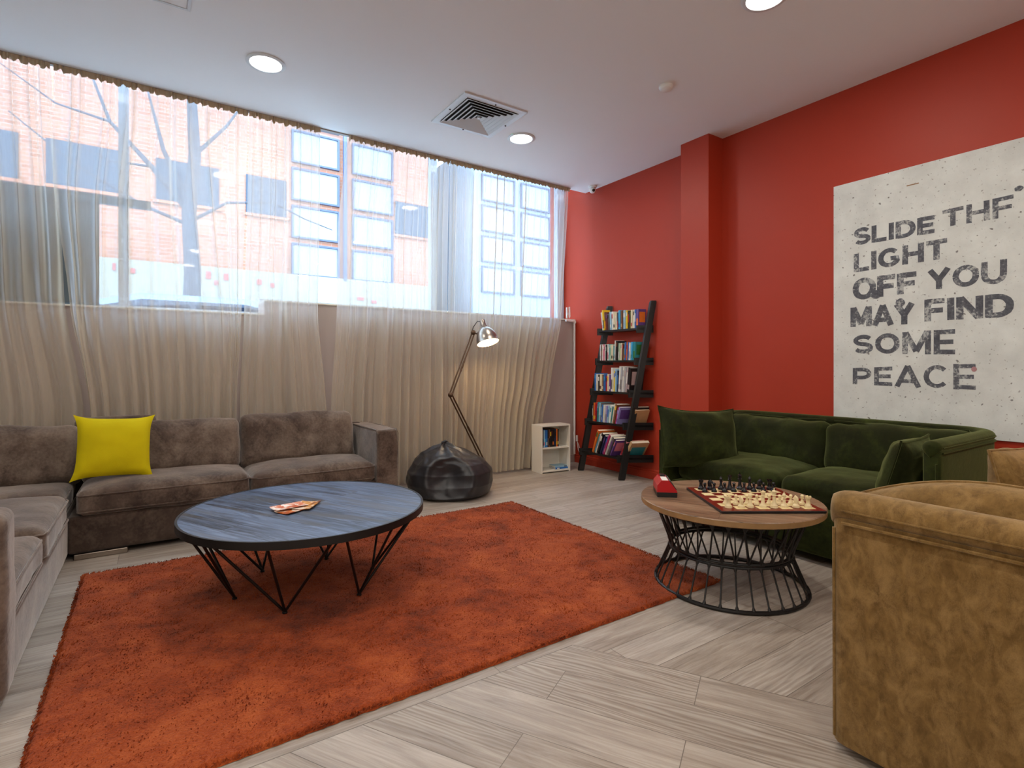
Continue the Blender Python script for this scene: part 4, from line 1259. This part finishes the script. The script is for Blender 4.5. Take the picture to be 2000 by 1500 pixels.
# ------------------------------------------------------------------ ladder bookcase
KS = 0.62
def sk(x, y): return y - KS * (x - 3.92)
lad = thing('ladder_bookcase', 'black leaning ladder bookcase with five shelves of books', 'bookcase', (3.92, 4.15, 0))
LO = Vector((3.92, 4.15, 0))
def legx(z): return 3.92 + 0.272 * z / 1.8
YLft, YRgt = 4.46, 3.845
for y in (YLft, YRgt):
    m = MB()
    secs = []
    for z in (0.0, 0.02, 0.6, 1.2, 1.79, 1.81):
        x = legx(z)
        e = 0.003 if z in (0.0, 1.81) else 0
        for dx, dy in ((-0.024 + e, -0.012 + e), (0.024 - e, -0.012 + e), (0.024 - e, 0.012 - e), (-0.024 + e, 0.012 - e)):
            xx = x + dx
            secs.append((xx - LO.x, sk(xx, y + dy) - LO.y, z))
    fs = [(k * 4 + i, k * 4 + (i + 1) % 4, (k + 1) * 4 + (i + 1) % 4, (k + 1) * 4 + i) for k in range(5) for i in range(4)] + [(3, 2, 1, 0), (20, 21, 22, 23)]
    m.add(secs, fs); m.build('leg', M['black_wood'], lad)
SHZ = [0.225, 0.553, 0.882, 1.21, 1.537]
for z in SHZ:
    x0 = legx(z) - 0.045; x1 = XW - 0.022
    if z > 1.4: x0 -= 0.03
    def cornr(x, y): return (x - LO.x, sk(x, y) - LO.y)
    a, b = YLft - 0.014, YRgt + 0.014
    poly = [cornr(x0, b), cornr(x1, b), cornr(x1, a), cornr(x0, a)]
    m = MB().prism(poly, z - 0.02, z)
    m.build('shelf', M['black_wood'], lad)
    for yy0, yy1 in ((YLft - 0.014, YLft - 0.030), (YRgt + 0.030, YRgt + 0.014)):
        p2 = [cornr(x0 - 0.012, yy1), cornr(x1, yy1), cornr(x1, yy0), cornr(x0 - 0.012, yy0)]
        MB().prism(p2, z - 0.05, z + 0.025).build('shelf_bracket', M['black_wood'], lad)

# books ---------------------------------------------------------------
BC = {'white': (222, 218, 208), 'yellow': (226, 188, 32), 'brown': (116, 72, 44), 'maroon': (92, 26, 30), 'grey': (96, 92, 92), 'pale blue': (150, 186, 206),
      'cream': (222, 208, 176), 'navy': (30, 40, 72), 'blue': (40, 104, 178), 'orange': (222, 112, 34), 'red': (176, 34, 36), 'black': (22, 20, 22), 'olive': (120, 118, 66),
      'pink': (214, 120, 136), 'teal': (44, 132, 140), 'pale green': (178, 198, 168), 'sky blue': (62, 160, 204), 'purple': (96, 62, 128), 'silver': (168, 166, 168), 'mauve': (176, 152, 150),
      'green': (44, 104, 44), 'magenta': (176, 34, 98), 'lilac': (150, 140, 196), 'tan': (186, 150, 106)}
bookm = {}
def bmat(c):
    if c not in bookm: bookm[c] = plain(c.replace(' ', '_') + '_cover', rgb(*BC[c]), 0.45, var=0.08, vscale=25)
    return bookm[c]
def book_mesh(tk_, h, d_, cov, acc, cov_art=None):
    """spine towards -x, thickness along y (0..-tk), height z"""
    m = MB(); ct = min(0.0022, tk_ * 0.12)
    m.box(0, d_, -ct, 0, 0, h, 0)                       # front/back boards
    m.box(0, d_, -tk_, -tk_ + ct, 0, h, 0)
    m.box(-0.0005, ct, -tk_ + ct, -ct, 0, h, 0)         # spine
    m.box(ct, d_ - 0.003, -tk_ + ct, -ct, 0.002, h - 0.003, 1)
    a, b = random.choice(((0.62, 0.86), (0.12, 0.3), (0.35, 0.8), (0.7, 0.9), (0.1, 0.5)))
    m.box(-0.0012, 0.0, -tk_ + tk_ * 0.12, -tk_ * 0.12, h * a, h * b, 2)
    if cov_art:
        m.box(d_ * 0.12, d_ * 0.9, -tk_ - 0.0006, -tk_, h * cov_art[0], h * cov_art[1], 2)
    return m.build('book', [bmat(cov), M['pages'], bmat(acc)], None)
shelf_names = ['bottom', 'fourth', 'middle', 'second', 'top']
def ordn(i):
    return ['first', 'second', 'third', 'fourth', 'fifth', 'sixth', 'seventh', 'eighth', 'ninth', 'tenth', 'eleventh', 'twelfth', 'thirteenth', 'fourteenth', 'fifteenth', 'sixteenth', 'seventeenth',
            'eighteenth', 'nineteenth', 'twentieth', 'twenty-first', 'twenty-second', 'twenty-third', 'twenty-fourth', 'twenty-fifth', 'twenty-sixth', 'twenty-seventh', 'twenty-eighth'][i]
# (cover, accent, thickness, height, tilt in degrees [+ = top leans towards the green sofa])
rows_ = {
 4: [('white', 'silver', .018, .205, -13), ('yellow', 'black', .026, .225, -11), ('brown', 'orange', .022, .20, -9), ('maroon', 'purple', .024, .19, -8), ('grey', 'black', .022, .18, -7), ('pale blue', 'white', .03, .195, -5), ('white', 'red', .026, .195, -4), ('cream', 'black', .03, .185, -3), ('cream', 'white', .024, .18, -3), ('navy', 'red', .018, .18, -1), ('sky blue', 'blue', .03, .20, 0), ('brown', 'tan', .036, .195, 0), ('pale blue', 'white', .036, .195, 0), ('yellow', 'white', .03, .19, 0), ('black', 'red', .026, .185, 0), ('olive', 'grey', .02, .175, 0), ('cream', 'red', .024, .19, 0), ('white', 'black', .022, .19, 0), ('blue', 'white', .02, .19, 0), ('purple', 'orange', .045, .19, 2)],
 3: [('white', 'silver', .018, .175, 0), ('brown', 'black', .022, .17, 0), ('white', 'cream', .014, .175, 0), ('pink', 'white', .022, .175, 0), ('white', 'grey', .022, .175, 0), ('black', 'white', .02, .17, 0), ('white', 'pink', .024, .175, 0), ('teal', 'white', .018, .175, 0), ('pale green', 'teal', .024, .17, 0), ('cream', 'black', .028, .17, 1), ('teal', 'black', .018, .155, 2), ('white', 'silver', .02, .21, 3), ('black', 'brown', .04, .205, 3), ('pale green', 'white', .026, .18, 3), ('cream', 'silver', .024, .18, 3), ('maroon', 'red', .018, .175, 3), ('olive', 'black', .022, .175, 3), ('blue', 'red', .024, .185, 4), ('orange', 'red', .018, .185, 4), ('blue', 'purple', .018, .185, 4), ('white', 'silver', .026, .18, 4), ('sky blue', 'teal', .03, .185, 4), ('teal', 'green', .05, .185, 4)],
 2: [('blue', 'sky blue', .026, .19, 0), ('white', 'cream', .026, .18, 0), ('black', 'white', .024, .175, 1), ('cream', 'maroon', .034, .18, 1), ('brown', 'cream', .018, .175, 1), ('blue', 'sky blue', .022, .18, 2), ('red', 'navy', .018, .165, 2), ('cream', 'yellow', .026, .18, 2), ('purple', 'white', .026, .175, 2), ('white', 'grey', .03, .25, 2), ('yellow', 'blue', .02, .215, 3), ('pale blue', 'blue', .022, .235, 3), ('navy', 'blue', .02, .22, 3), ('white', 'silver', .022, .265, 6), ('silver', 'grey', .022, .255, 6), ('white', 'silver', .018, .26, 6), ('silver', 'mauve', .022, .255, 7), ('mauve', 'white', .02, .255, 8), ('black', 'mauve', .04, .25, 9)],
 1: [('grey', 'white', .014, .17, 2), ('orange', 'yellow', .024, .20, 4), ('red', 'yellow', .026, .20, 6), ('navy', 'blue', .018, .19, 6), ('teal', 'pale blue', .024, .21, 5), ('pale blue', 'white', .022, .205, 6), ('grey', 'pale blue', .02, .205, 6), ('blue', 'lilac', .024, .185, 8), ('white', 'cream', .034, .185, 8), ('lilac', 'grey', .024, .18, 9), ('pale blue', 'blue', .03, .18, 12), ('white', 'teal', .034, .19, 13), ('teal', 'green', .02, .175, 14), ('white', 'cream', .014, .215, 17), ('brown', 'yellow', .028, .21, 18), ('magenta', 'lilac', .018, .18, 22), ('lilac', 'purple', .022, .19, 24)],
 0: [('orange', 'green', .03, .28, 29), ('teal', 'sky blue', .022, .235, 30), ('white', 'silver', .018, .25, 30), ('black', 'white', .036, .25, 30), ('navy', 'purple', .026, .23, 31), ('purple', 'blue', .022, .225, 32), ('magenta', 'pink', .022, .255, 32), ('white', 'silver', .022, .25, 34), ('grey', 'purple', .032, .23, 35), ('purple', 'pink', .02, .21, 36)],
}
for s_, books in rows_.items():
    z0 = SHZ[s_]
    xf = legx(z0) - 0.03 - (0.03 if s_ == 4 else 0)
    need = sum(b[2] / cos(radians(b[4])) + 0.0006 for b in books)
    yl = YLft - 0.036
    room_ = (YLft - YRgt) - 0.072
    if s_ == 0: yl -= 0.13; room_ -= 0.13 + 0.16
    if s_ == 1: yl -= 0.05; room_ -= 0.16
    if s_ == 0: room_ += 0.04
    sc_ = min(1.0, (room_ - (books[-1][3] * sin(radians(max(0, books[-1][4]))) * (0.0 if s_ > 1 else 0.0))) / need) if s_ > 0 else room_ / need
    if s_ >= 2: sc_ = (room_ - 0.012) / need
    y = yl + (0.03 if s_ == 4 else 0)
    if books[0][4] < 0: y -= 0.045
    for i, (c, ac, tk_, h, tl) in enumerate(books):
        tk_ *= sc_
        dp = min(0.13 + (h - 0.17) * 0.55 + random.uniform(-0.006, 0.006), XW - 0.03 - xf - 0.02)
        art = (0.3, 0.85) if i == len(books) - 1 or tl > 20 else None
        o = book_mesh(tk_, h, dp, c, ac, art)
        f = radians(tl)
        xx = xf + random.uniform(0, 0.006)
        zz = z0 + 0.0005 + max(0, tk_ * sin(f))
        o.matrix_world = Matrix.Translation((xx, sk(xx, y), zz)) @ Matrix.Rotation(-0.30, 4, 'Z') @ Matrix.Rotation(f, 4, 'X')
        o.location = (xx, sk(xx, y), zz); o.rotation_euler = (Matrix.Rotation(-0.30, 3, 'Z') @ Matrix.Rotation(f, 3, 'X')).to_euler()
        tag(o, '%s book%s, %s from the window end, %s shelf of ladder bookcase' % (c, ' leaning' if abs(tl) > 10 else '', ordn(i), shelf_names[s_]), 'book', 'books on the ladder bookcase')
        y -= tk_ / cos(f) + 0.0006
# books slumped at the right ends of the two lowest shelves
def slump(c, ac, tk_, h, dp, x, y, z, tl, label, art=(0.1, 0.7)):
    o = book_mesh(tk_, h, dp, c, ac, art)
    f = radians(tl)
    o.location = (x, y, z + max(0, tk_ * sin(f)))
    o.rotation_euler = (Matrix.Rotation(-0.30, 3, 'Z') @ Matrix.Rotation(f, 3, 'X')).to_euler()
    tag(o, label, 'book', 'books on the ladder bookcase')
slump('black', 'sky blue', .022, .20, .18, legx(.553) + 0.04, sk(legx(.553) + 0.04, 3.945), SHZ[1] + 0.0005, 26, 'black book with a beach picture at the sofa end of the fourth shelf')
slump('tan', 'brown', .016, .17, .16, legx(.553) + 0.045, sk(legx(.553) + 0.045, 3.915), SHZ[1] + 0.0005, 27, 'tan book tucked at the sofa end of the fourth shelf', None)
slump('pink', 'red', .026, .20, .21, legx(.225) + 0.04, sk(legx(.225) + 0.04, 3.985), SHZ[0] + 0.0005, 38, 'pink paperback leaning at the sofa end of the bottom shelf')
slump('tan', 'teal', .034, .205, .20, legx(.225) + 0.04, sk(legx(.225) + 0.04, 3.925), SHZ[0] + 0.0005, 40, 'tan paperback with a blue picture at the sofa end of the bottom shelf', (0.05, 0.7))

# ------------------------------------------------------------------ white shelf unit with film cases
wc = thing('white_shelf_unit', 'small white two-shelf cube unit in the corner by the curtain', 'shelf unit', (3.44, 4.545, 0), radians(-5))
CW, CDp, CH, TT = 0.375, 0.20, 0.515, 0.016
MB().rbox(0, TT, 0, CDp, 0, CH, 0.0015).build('side_panel', M['white_lam'], wc)
MB().rbox(CW - TT, CW, 0, CDp, 0, CH, 0.0015).build('side_panel', M['white_lam'], wc)
MB().rbox(TT, CW - TT, 0, CDp, CH - TT, CH, 0.0015).build('top_panel', M['white_lam'], wc)
MB().rbox(TT, CW - TT, 0.004, CDp, 0.258, 0.258 + TT, 0.0015).build('shelf', M['white_lam'], wc)
MB().rbox(TT, CW - TT, 0.0, CDp, 0.012, 0.012 + TT, 0.0015).build('bottom_panel', M['white_lam'], wc)
MB().box(TT, CW - TT, CDp - 0.006, CDp - 0.001, 0.012, CH).build('back_panel', M['white_lam'], wc)
dv = [('black', 'brown'), ('grey', 'black'), ('pale blue', 'pink'), ('blue', 'sky blue'), ('blue', 'white'), ('black', 'grey'), ('brown', 'black'), ('black', 'yellow'), ('black', 'maroon'), ('black', 'orange'), ('black', 'navy'), ('navy', 'black'), ('orange', 'yellow'), ('black', 'tan')]
x = TT + 0.004
for i, (c, ac) in enumerate(dv):
    h = 0.19 if i > 4 else 0.186
    o = book_mesh(0.0155, h, 0.135, c, ac)
    o.name = 'film_case'; o.data.name = 'film_case'
    p = wc.matrix_basis if False else Matrix.Translation(Vector((3.44, 4.545, 0))) @ Matrix.Rotation(radians(-5), 4, 'Z')
    loc = p @ Vector((x, 0.035, 0.2745))
    o.location = loc; o.rotation_euler = (0, 0, radians(-5) + pi / 2)
    x += 0.0162
    tag(o, '%s film case, %s from the curtain side in the white shelf unit' % (c, ordn(i)), 'film case', 'film cases in the white shelf unit')
for i, (c, ac, dx, dy, rz, lab) in enumerate((('blue', 'white', 0.11, 0.07, 70, 'blue case lying flat on the floor of the white shelf unit'), ('pale blue', 'grey', 0.10, 0.066, 80, 'pale case lying on top of the blue one in the white shelf unit'))):
    o = book_mesh(0.0155, 0.17, 0.12, c, ac); o.name = 'film_case'
    p = Matrix.Translation(Vector((3.44, 4.545, 0))) @ Matrix.Rotation(radians(-5), 4, 'Z')
    o.matrix_world = Matrix.Identity(4)
    o.location = p @ Vector((dx - 0.07, dy - 0.03 + 0.012 * i, 0.0285 + 0.0162 * i)); o.rotation_euler = (Matrix.Rotation(radians(-5 + 4 * i), 3, 'Z') @ Matrix.Rotation(radians(-90), 3, 'X') @ Matrix.Rotation(0, 3, 'Y')).to_euler()
    o.rotation_euler = (radians(90), 0, radians(85 + 5 * i))
    o.location = p @ Vector((TT + 0.17 + 0.01, 0.02 + 0.012 * i, 0.0285 + 0.0162 * (i + 1)))
    o.rotation_euler = (Matrix.Rotation(radians(-5), 3, 'Z') @ Matrix(((0, 0, -1), (1, 0, 0), (0, -1, 0))).inverted().transposed()).to_euler() if False else (Matrix.Rotation(radians(-5), 3, 'Z') @ Matrix(((0, 0, -1), (1, 0, 0), (0, 1, 0)))).to_euler()
    tag(o, lab, 'film case', 'film cases in the white shelf unit')

# ------------------------------------------------------------------ bean bag
def beanf(u, v):
    a = 2 * pi * u
    # profile from floor centre up to the peak
    t = v
    prof_ = [(0.0, 0.0), (0.10, 0.30), (0.20, 0.355), (0.34, 0.385), (0.48, 0.375), (0.60, 0.325), (0.72, 0.245), (0.84, 0.15), (0.93, 0.07), (1.0, 0.015)]
    zz_ = [(0.0, 0.0), (0.10, 0.0), (0.20, 0.03), (0.34, 0.12), (0.48, 0.22), (0.60, 0.295), (0.72, 0.35), (0.84, 0.405), (0.93, 0.435), (1.0, 0.46)]
    def ip(tab):
        for (x0, y0), (x1, y1) in zip(tab, tab[1:]):
            if x0 <= t <= x1:
                q_ = (t - x0) / (x1 - x0); q_ = q_ * q_ * (3 - 2 * q_) * 0.4 + q_ * 0.6
                return y0 + (y1 - y0) * q_
    r = ip(prof_); z = ip(zz_)
    # puckered folds running down from the tied top
    fold = (sin(a * 7 + 1.3) * 0.5 + sin(a * 11 + 4 * t) * 0.35 + sin(a * 4 - 2) * 0.4)
    k = max(0, t - 0.42) / 0.58
    r *= 1 + 0.10 * fold * k * (1 - 0.3 * k)
    z += 0.012 * fold * k
    x, y = r * cos(a), r * sin(a)
    lean = max(0, t - 0.5) * 0.10
    x -= lean * 0.9; y += lean * 0.3
    p = Vector((x, y, z))
    warp = Vector((nz(p, 6, 3.0), nz(p, 6, 8.0), nz(p, 6, 12.0))) * 0.08
    rg = 1 - abs(nz(p + warp, 4.2, 2.0)) * 3.0; rg2 = 1 - abs(nz(p + warp, 9, 7.0)) * 3.0
    nn_ = nz(p, 4, 2.0) * 0.022 + max(0, rg) * 0.012 + max(0, rg2) * 0.003 - 0.006
    e = min(1, t * 4)
    d_ = Vector((cos(a), sin(a), 0.4)); p += d_ * nn_ * e
    # hollow sat into the front
    front = Vector((-0.17, -0.32, 0.20))
    dd = (p - front).length
    p += Vector((0.4, 0.75, -0.1)) * 0.135 * math.exp(-(dd / 0.145) ** 2)
    p += Vector((-0.3, -0.6, 0.2)) * 0.034 * math.exp(-((dd - 0.21) / 0.035) ** 2)
    p.z = max(0.0, p.z)
    return p
bn = thing('bean_bag', 'slumped charcoal vinyl bean bag in front of the curtains', 'bean bag', (2.235, 4.315, 0))
MB().grid(170, 100, beanf, closed_u=True).build('bag', M['bean'], bn, 'all')
tb = MB().tube([(-0.065, 0.02, 0.445), (-0.07, 0.015, 0.465), (-0.04, 0.01, 0.475), (-0.01, 0.02, 0.455)], 0.012, 8)
tb.build('handle_loop', M['bean'], bn, True)

# ------------------------------------------------------------------ floor lamp
LB = Vector((2.715, 4.60, 0))
fl = thing('floor_lamp', 'jointed bronze floor lamp with a steel dome shade, lit', 'floor lamp', LB)
def W3(x, y, z): return Vector((x, y, z)) - LB
base_top = W3(2.735, 4.575, 0.21); elbow = W3(2.352, 4.53, 0.877); wrist = W3(2.592, 4.515, 1.475); 
MB().lathe([(0.0, 0), (0.115, 0), (0.117, 0.008), (0.11, 0.02), (0.03, 0.026), (0.0, 0.026)], 36).build('base', M['bronze'], fl, 40)
MB().tube([(-0.02, -0.015, 0.02), base_top], 0.012, 10).build('post', M['bronze'], fl, True)
def twin(p, q, off, name):
    d_ = (q - p).normalized(); s_ = Vector((0.83, -0.56, 0)).cross(Vector((0, 0, 1))).normalized()
    n_ = d_.cross(s_).normalized()
    m = MB()
    m.tube([p + n_ * off, q + n_ * off], 0.0075, 8); m.tube([p - n_ * off, q - n_ * off], 0.0075, 8)
    mid = p.lerp(q, 0.42)
    m.tube([mid + n_ * off * 1.0 - d_ * 0.03, mid + n_ * off - d_ * -0.08], 0.010, 8)
    return m.build(name, M['bronze'], fl, True)
twin(base_top, elbow, 0.013, 'lower_arm')
twin(elbow, wrist, 0.012, 'upper_arm')
for p, nm in ((elbow, 'elbow_joint'), (wrist, 'wrist_joint'), (base_top, 'base_joint')):
    m = MB()
    vd = Vector((0.559, 0.829, 0))
    m.tube([p - vd * 0.024, p - vd * 0.018, p + vd * 0.018, p + vd * 0.024], [0.012, 0.024, 0.024, 0.012], 16)
    m.build(nm, M['bronze'], fl, 50)
# shade: axis points down and away towards the sofa side
right = Vector((0.829, -0.559, 0))
axd = (Vector((0, 0, -1)) * 0.93 + right * 0.25 + Vector((-0.559, -0.829, 0)) * 0.25).normalized()
neck = wrist + right * 0.105 + Vector((0, 0, 0.045))
quat = axd.to_track_quat('Z', 'Y').to_matrix().to_4x4()
MM = Matrix.Translation(neck) @ quat
sh = MB().lathe([(0.030, -0.005), (0.050, 0.008), (0.076, 0.036), (0.096, 0.075), (0.106, 0.115), (0.109, 0.150), (0.111, 0.152), (0.111, 0.156), (0.107, 0.156), (0.104, 0.115), (0.094, 0.075), (0.074, 0.036), (0.048, 0.010), (0.028, -0.002)], 40, M=MM, cap=False)
sh.build('lamp_shade', M['chrome'], fl, 50)
inn = MB().lathe([(0.1065, 0.154), (0.1035, 0.115), (0.0935, 0.076), (0.0735, 0.037), (0.0475, 0.011), (0.0, 0.008)], 40, M=MM, cap=False)
inn.build('shade_lining', M['shade_in'], fl, 50)
MB().lathe([(0.0, -0.085), (0.024, -0.083), (0.026, -0.078), (0.027, -0.02), (0.036, -0.012), (0.036, 0.0), (0.0, 0.0)], 24, M=MM).build('lamp_socket', M['chrome'], fl, 40)
MB().lathe([(0.012, 0.01), (0.014, 0.03), (0.028, 0.065), (0.030, 0.085), (0.022, 0.105), (0.0, 0.112)], 20, M=MM).build('bulb', M['bulb'], fl, 'all')
MB().tube([wrist, wrist + right * 0.03 + Vector((0, 0, -0.012)), wrist + right * 0.075 + Vector((0, 0, 0.02)), neck + axd * 0.01], 0.008, 8).build('shade_bracket', M['bronze'], fl, True)
MB().tube([neck - axd * 0.06 , neck - axd * 0.07 - right * 0.05, wrist + Vector((0, 0, 0.055)), wrist + Vector((0, 0, 0.02)) - right * 0.012], 0.004, 6).build('cable', M['black_metal'], fl, True)
MB().tube([neck + axd * 0.15 - right * 0.03, neck + axd * 0.19 - right * 0.03, neck + axd * 0.195 - right * 0.022, neck + axd * 0.19 - right * 0.014, neck + axd * 0.15 - right * 0.014], 0.0035, 6).build('guard_loop', M['chrome'], fl, True)
Lp = bpy.data.lights.new('floor_lamp_light', 'POINT'); Lp.energy = 5.5; Lp.color = (1.0, 0.72, 0.42); Lp.shadow_soft_size = 0.03
lo = bpy.data.objects.new('floor_lamp_light', Lp); COL.objects.link(lo); lo.parent = fl; lo.location = neck + axd * 0.125

# ------------------------------------------------------------------ corner pipe, chain holder and cord at the window end
pp = thing('corner_pipe', 'thin white pipe running down the corner beside the red wall', 'pipe', (4.19, 4.88, 0))
MB().tube([(0.0, 0, 0.1), (0.0, 0, 1.655), (-0.004, -0.004, 1.672), (-0.012, -0.008, 1.682), (-0.14, -0.008, 1.688)], 0.012, 10).build('tube', M['white_plastic'], pp, True)
MB().lathe([(0.016, -0.016), (0.018, -0.01), (0.018, 0.01), (0.016, 0.016)], 14).build('elbow_collar', M['white_plastic'], pp, True, (0, -0.003, 1.675))
ch = thing('chain_holder', 'small pale plastic chain holder at the window end by the red wall', 'bracket', (4.06, 4.86, 1.72))
MB().rbox(-0.014, 0.014, -0.006, 0.006, -0.01, 0.12, 0.003).build('holder_plate', M['white_plastic'], ch)
MB().rbox(-0.01, 0.01, -0.014, -0.006, 0.03, 0.06, 0.002).build('clip', M['vent_white'], ch)
MB().tube([(0.04, 0, 0.13), (0.045, 0, 0.02), (0.035, -0.002, -0.005), (0.03, 0, 0.02), (0.03, 0, 0.13)], 0.004, 6).build('chain', M['white_plastic'], ch, True)
cl_ = thing('cord_loop', 'looped white cord hanging at the corner beside the white shelf unit', 'cord', (4.185, 4.83, 0.28))
MB().rbox(-0.012, 0.012, -0.008, 0.008, -0.02, 0.05, 0.003).build('plug', M['white_plastic'], cl_)
MB().tube([(0.0, -0.004, -0.02), (0.012, -0.02, -0.07), (0.022, -0.03, -0.12), (0.012, -0.03, -0.15), (-0.002, -0.026, -0.12), (0.0, -0.012, -0.06), (0.0, -0.005, -0.02)], 0.0045, 6).build('cord', M['white_plastic'], cl_, True)
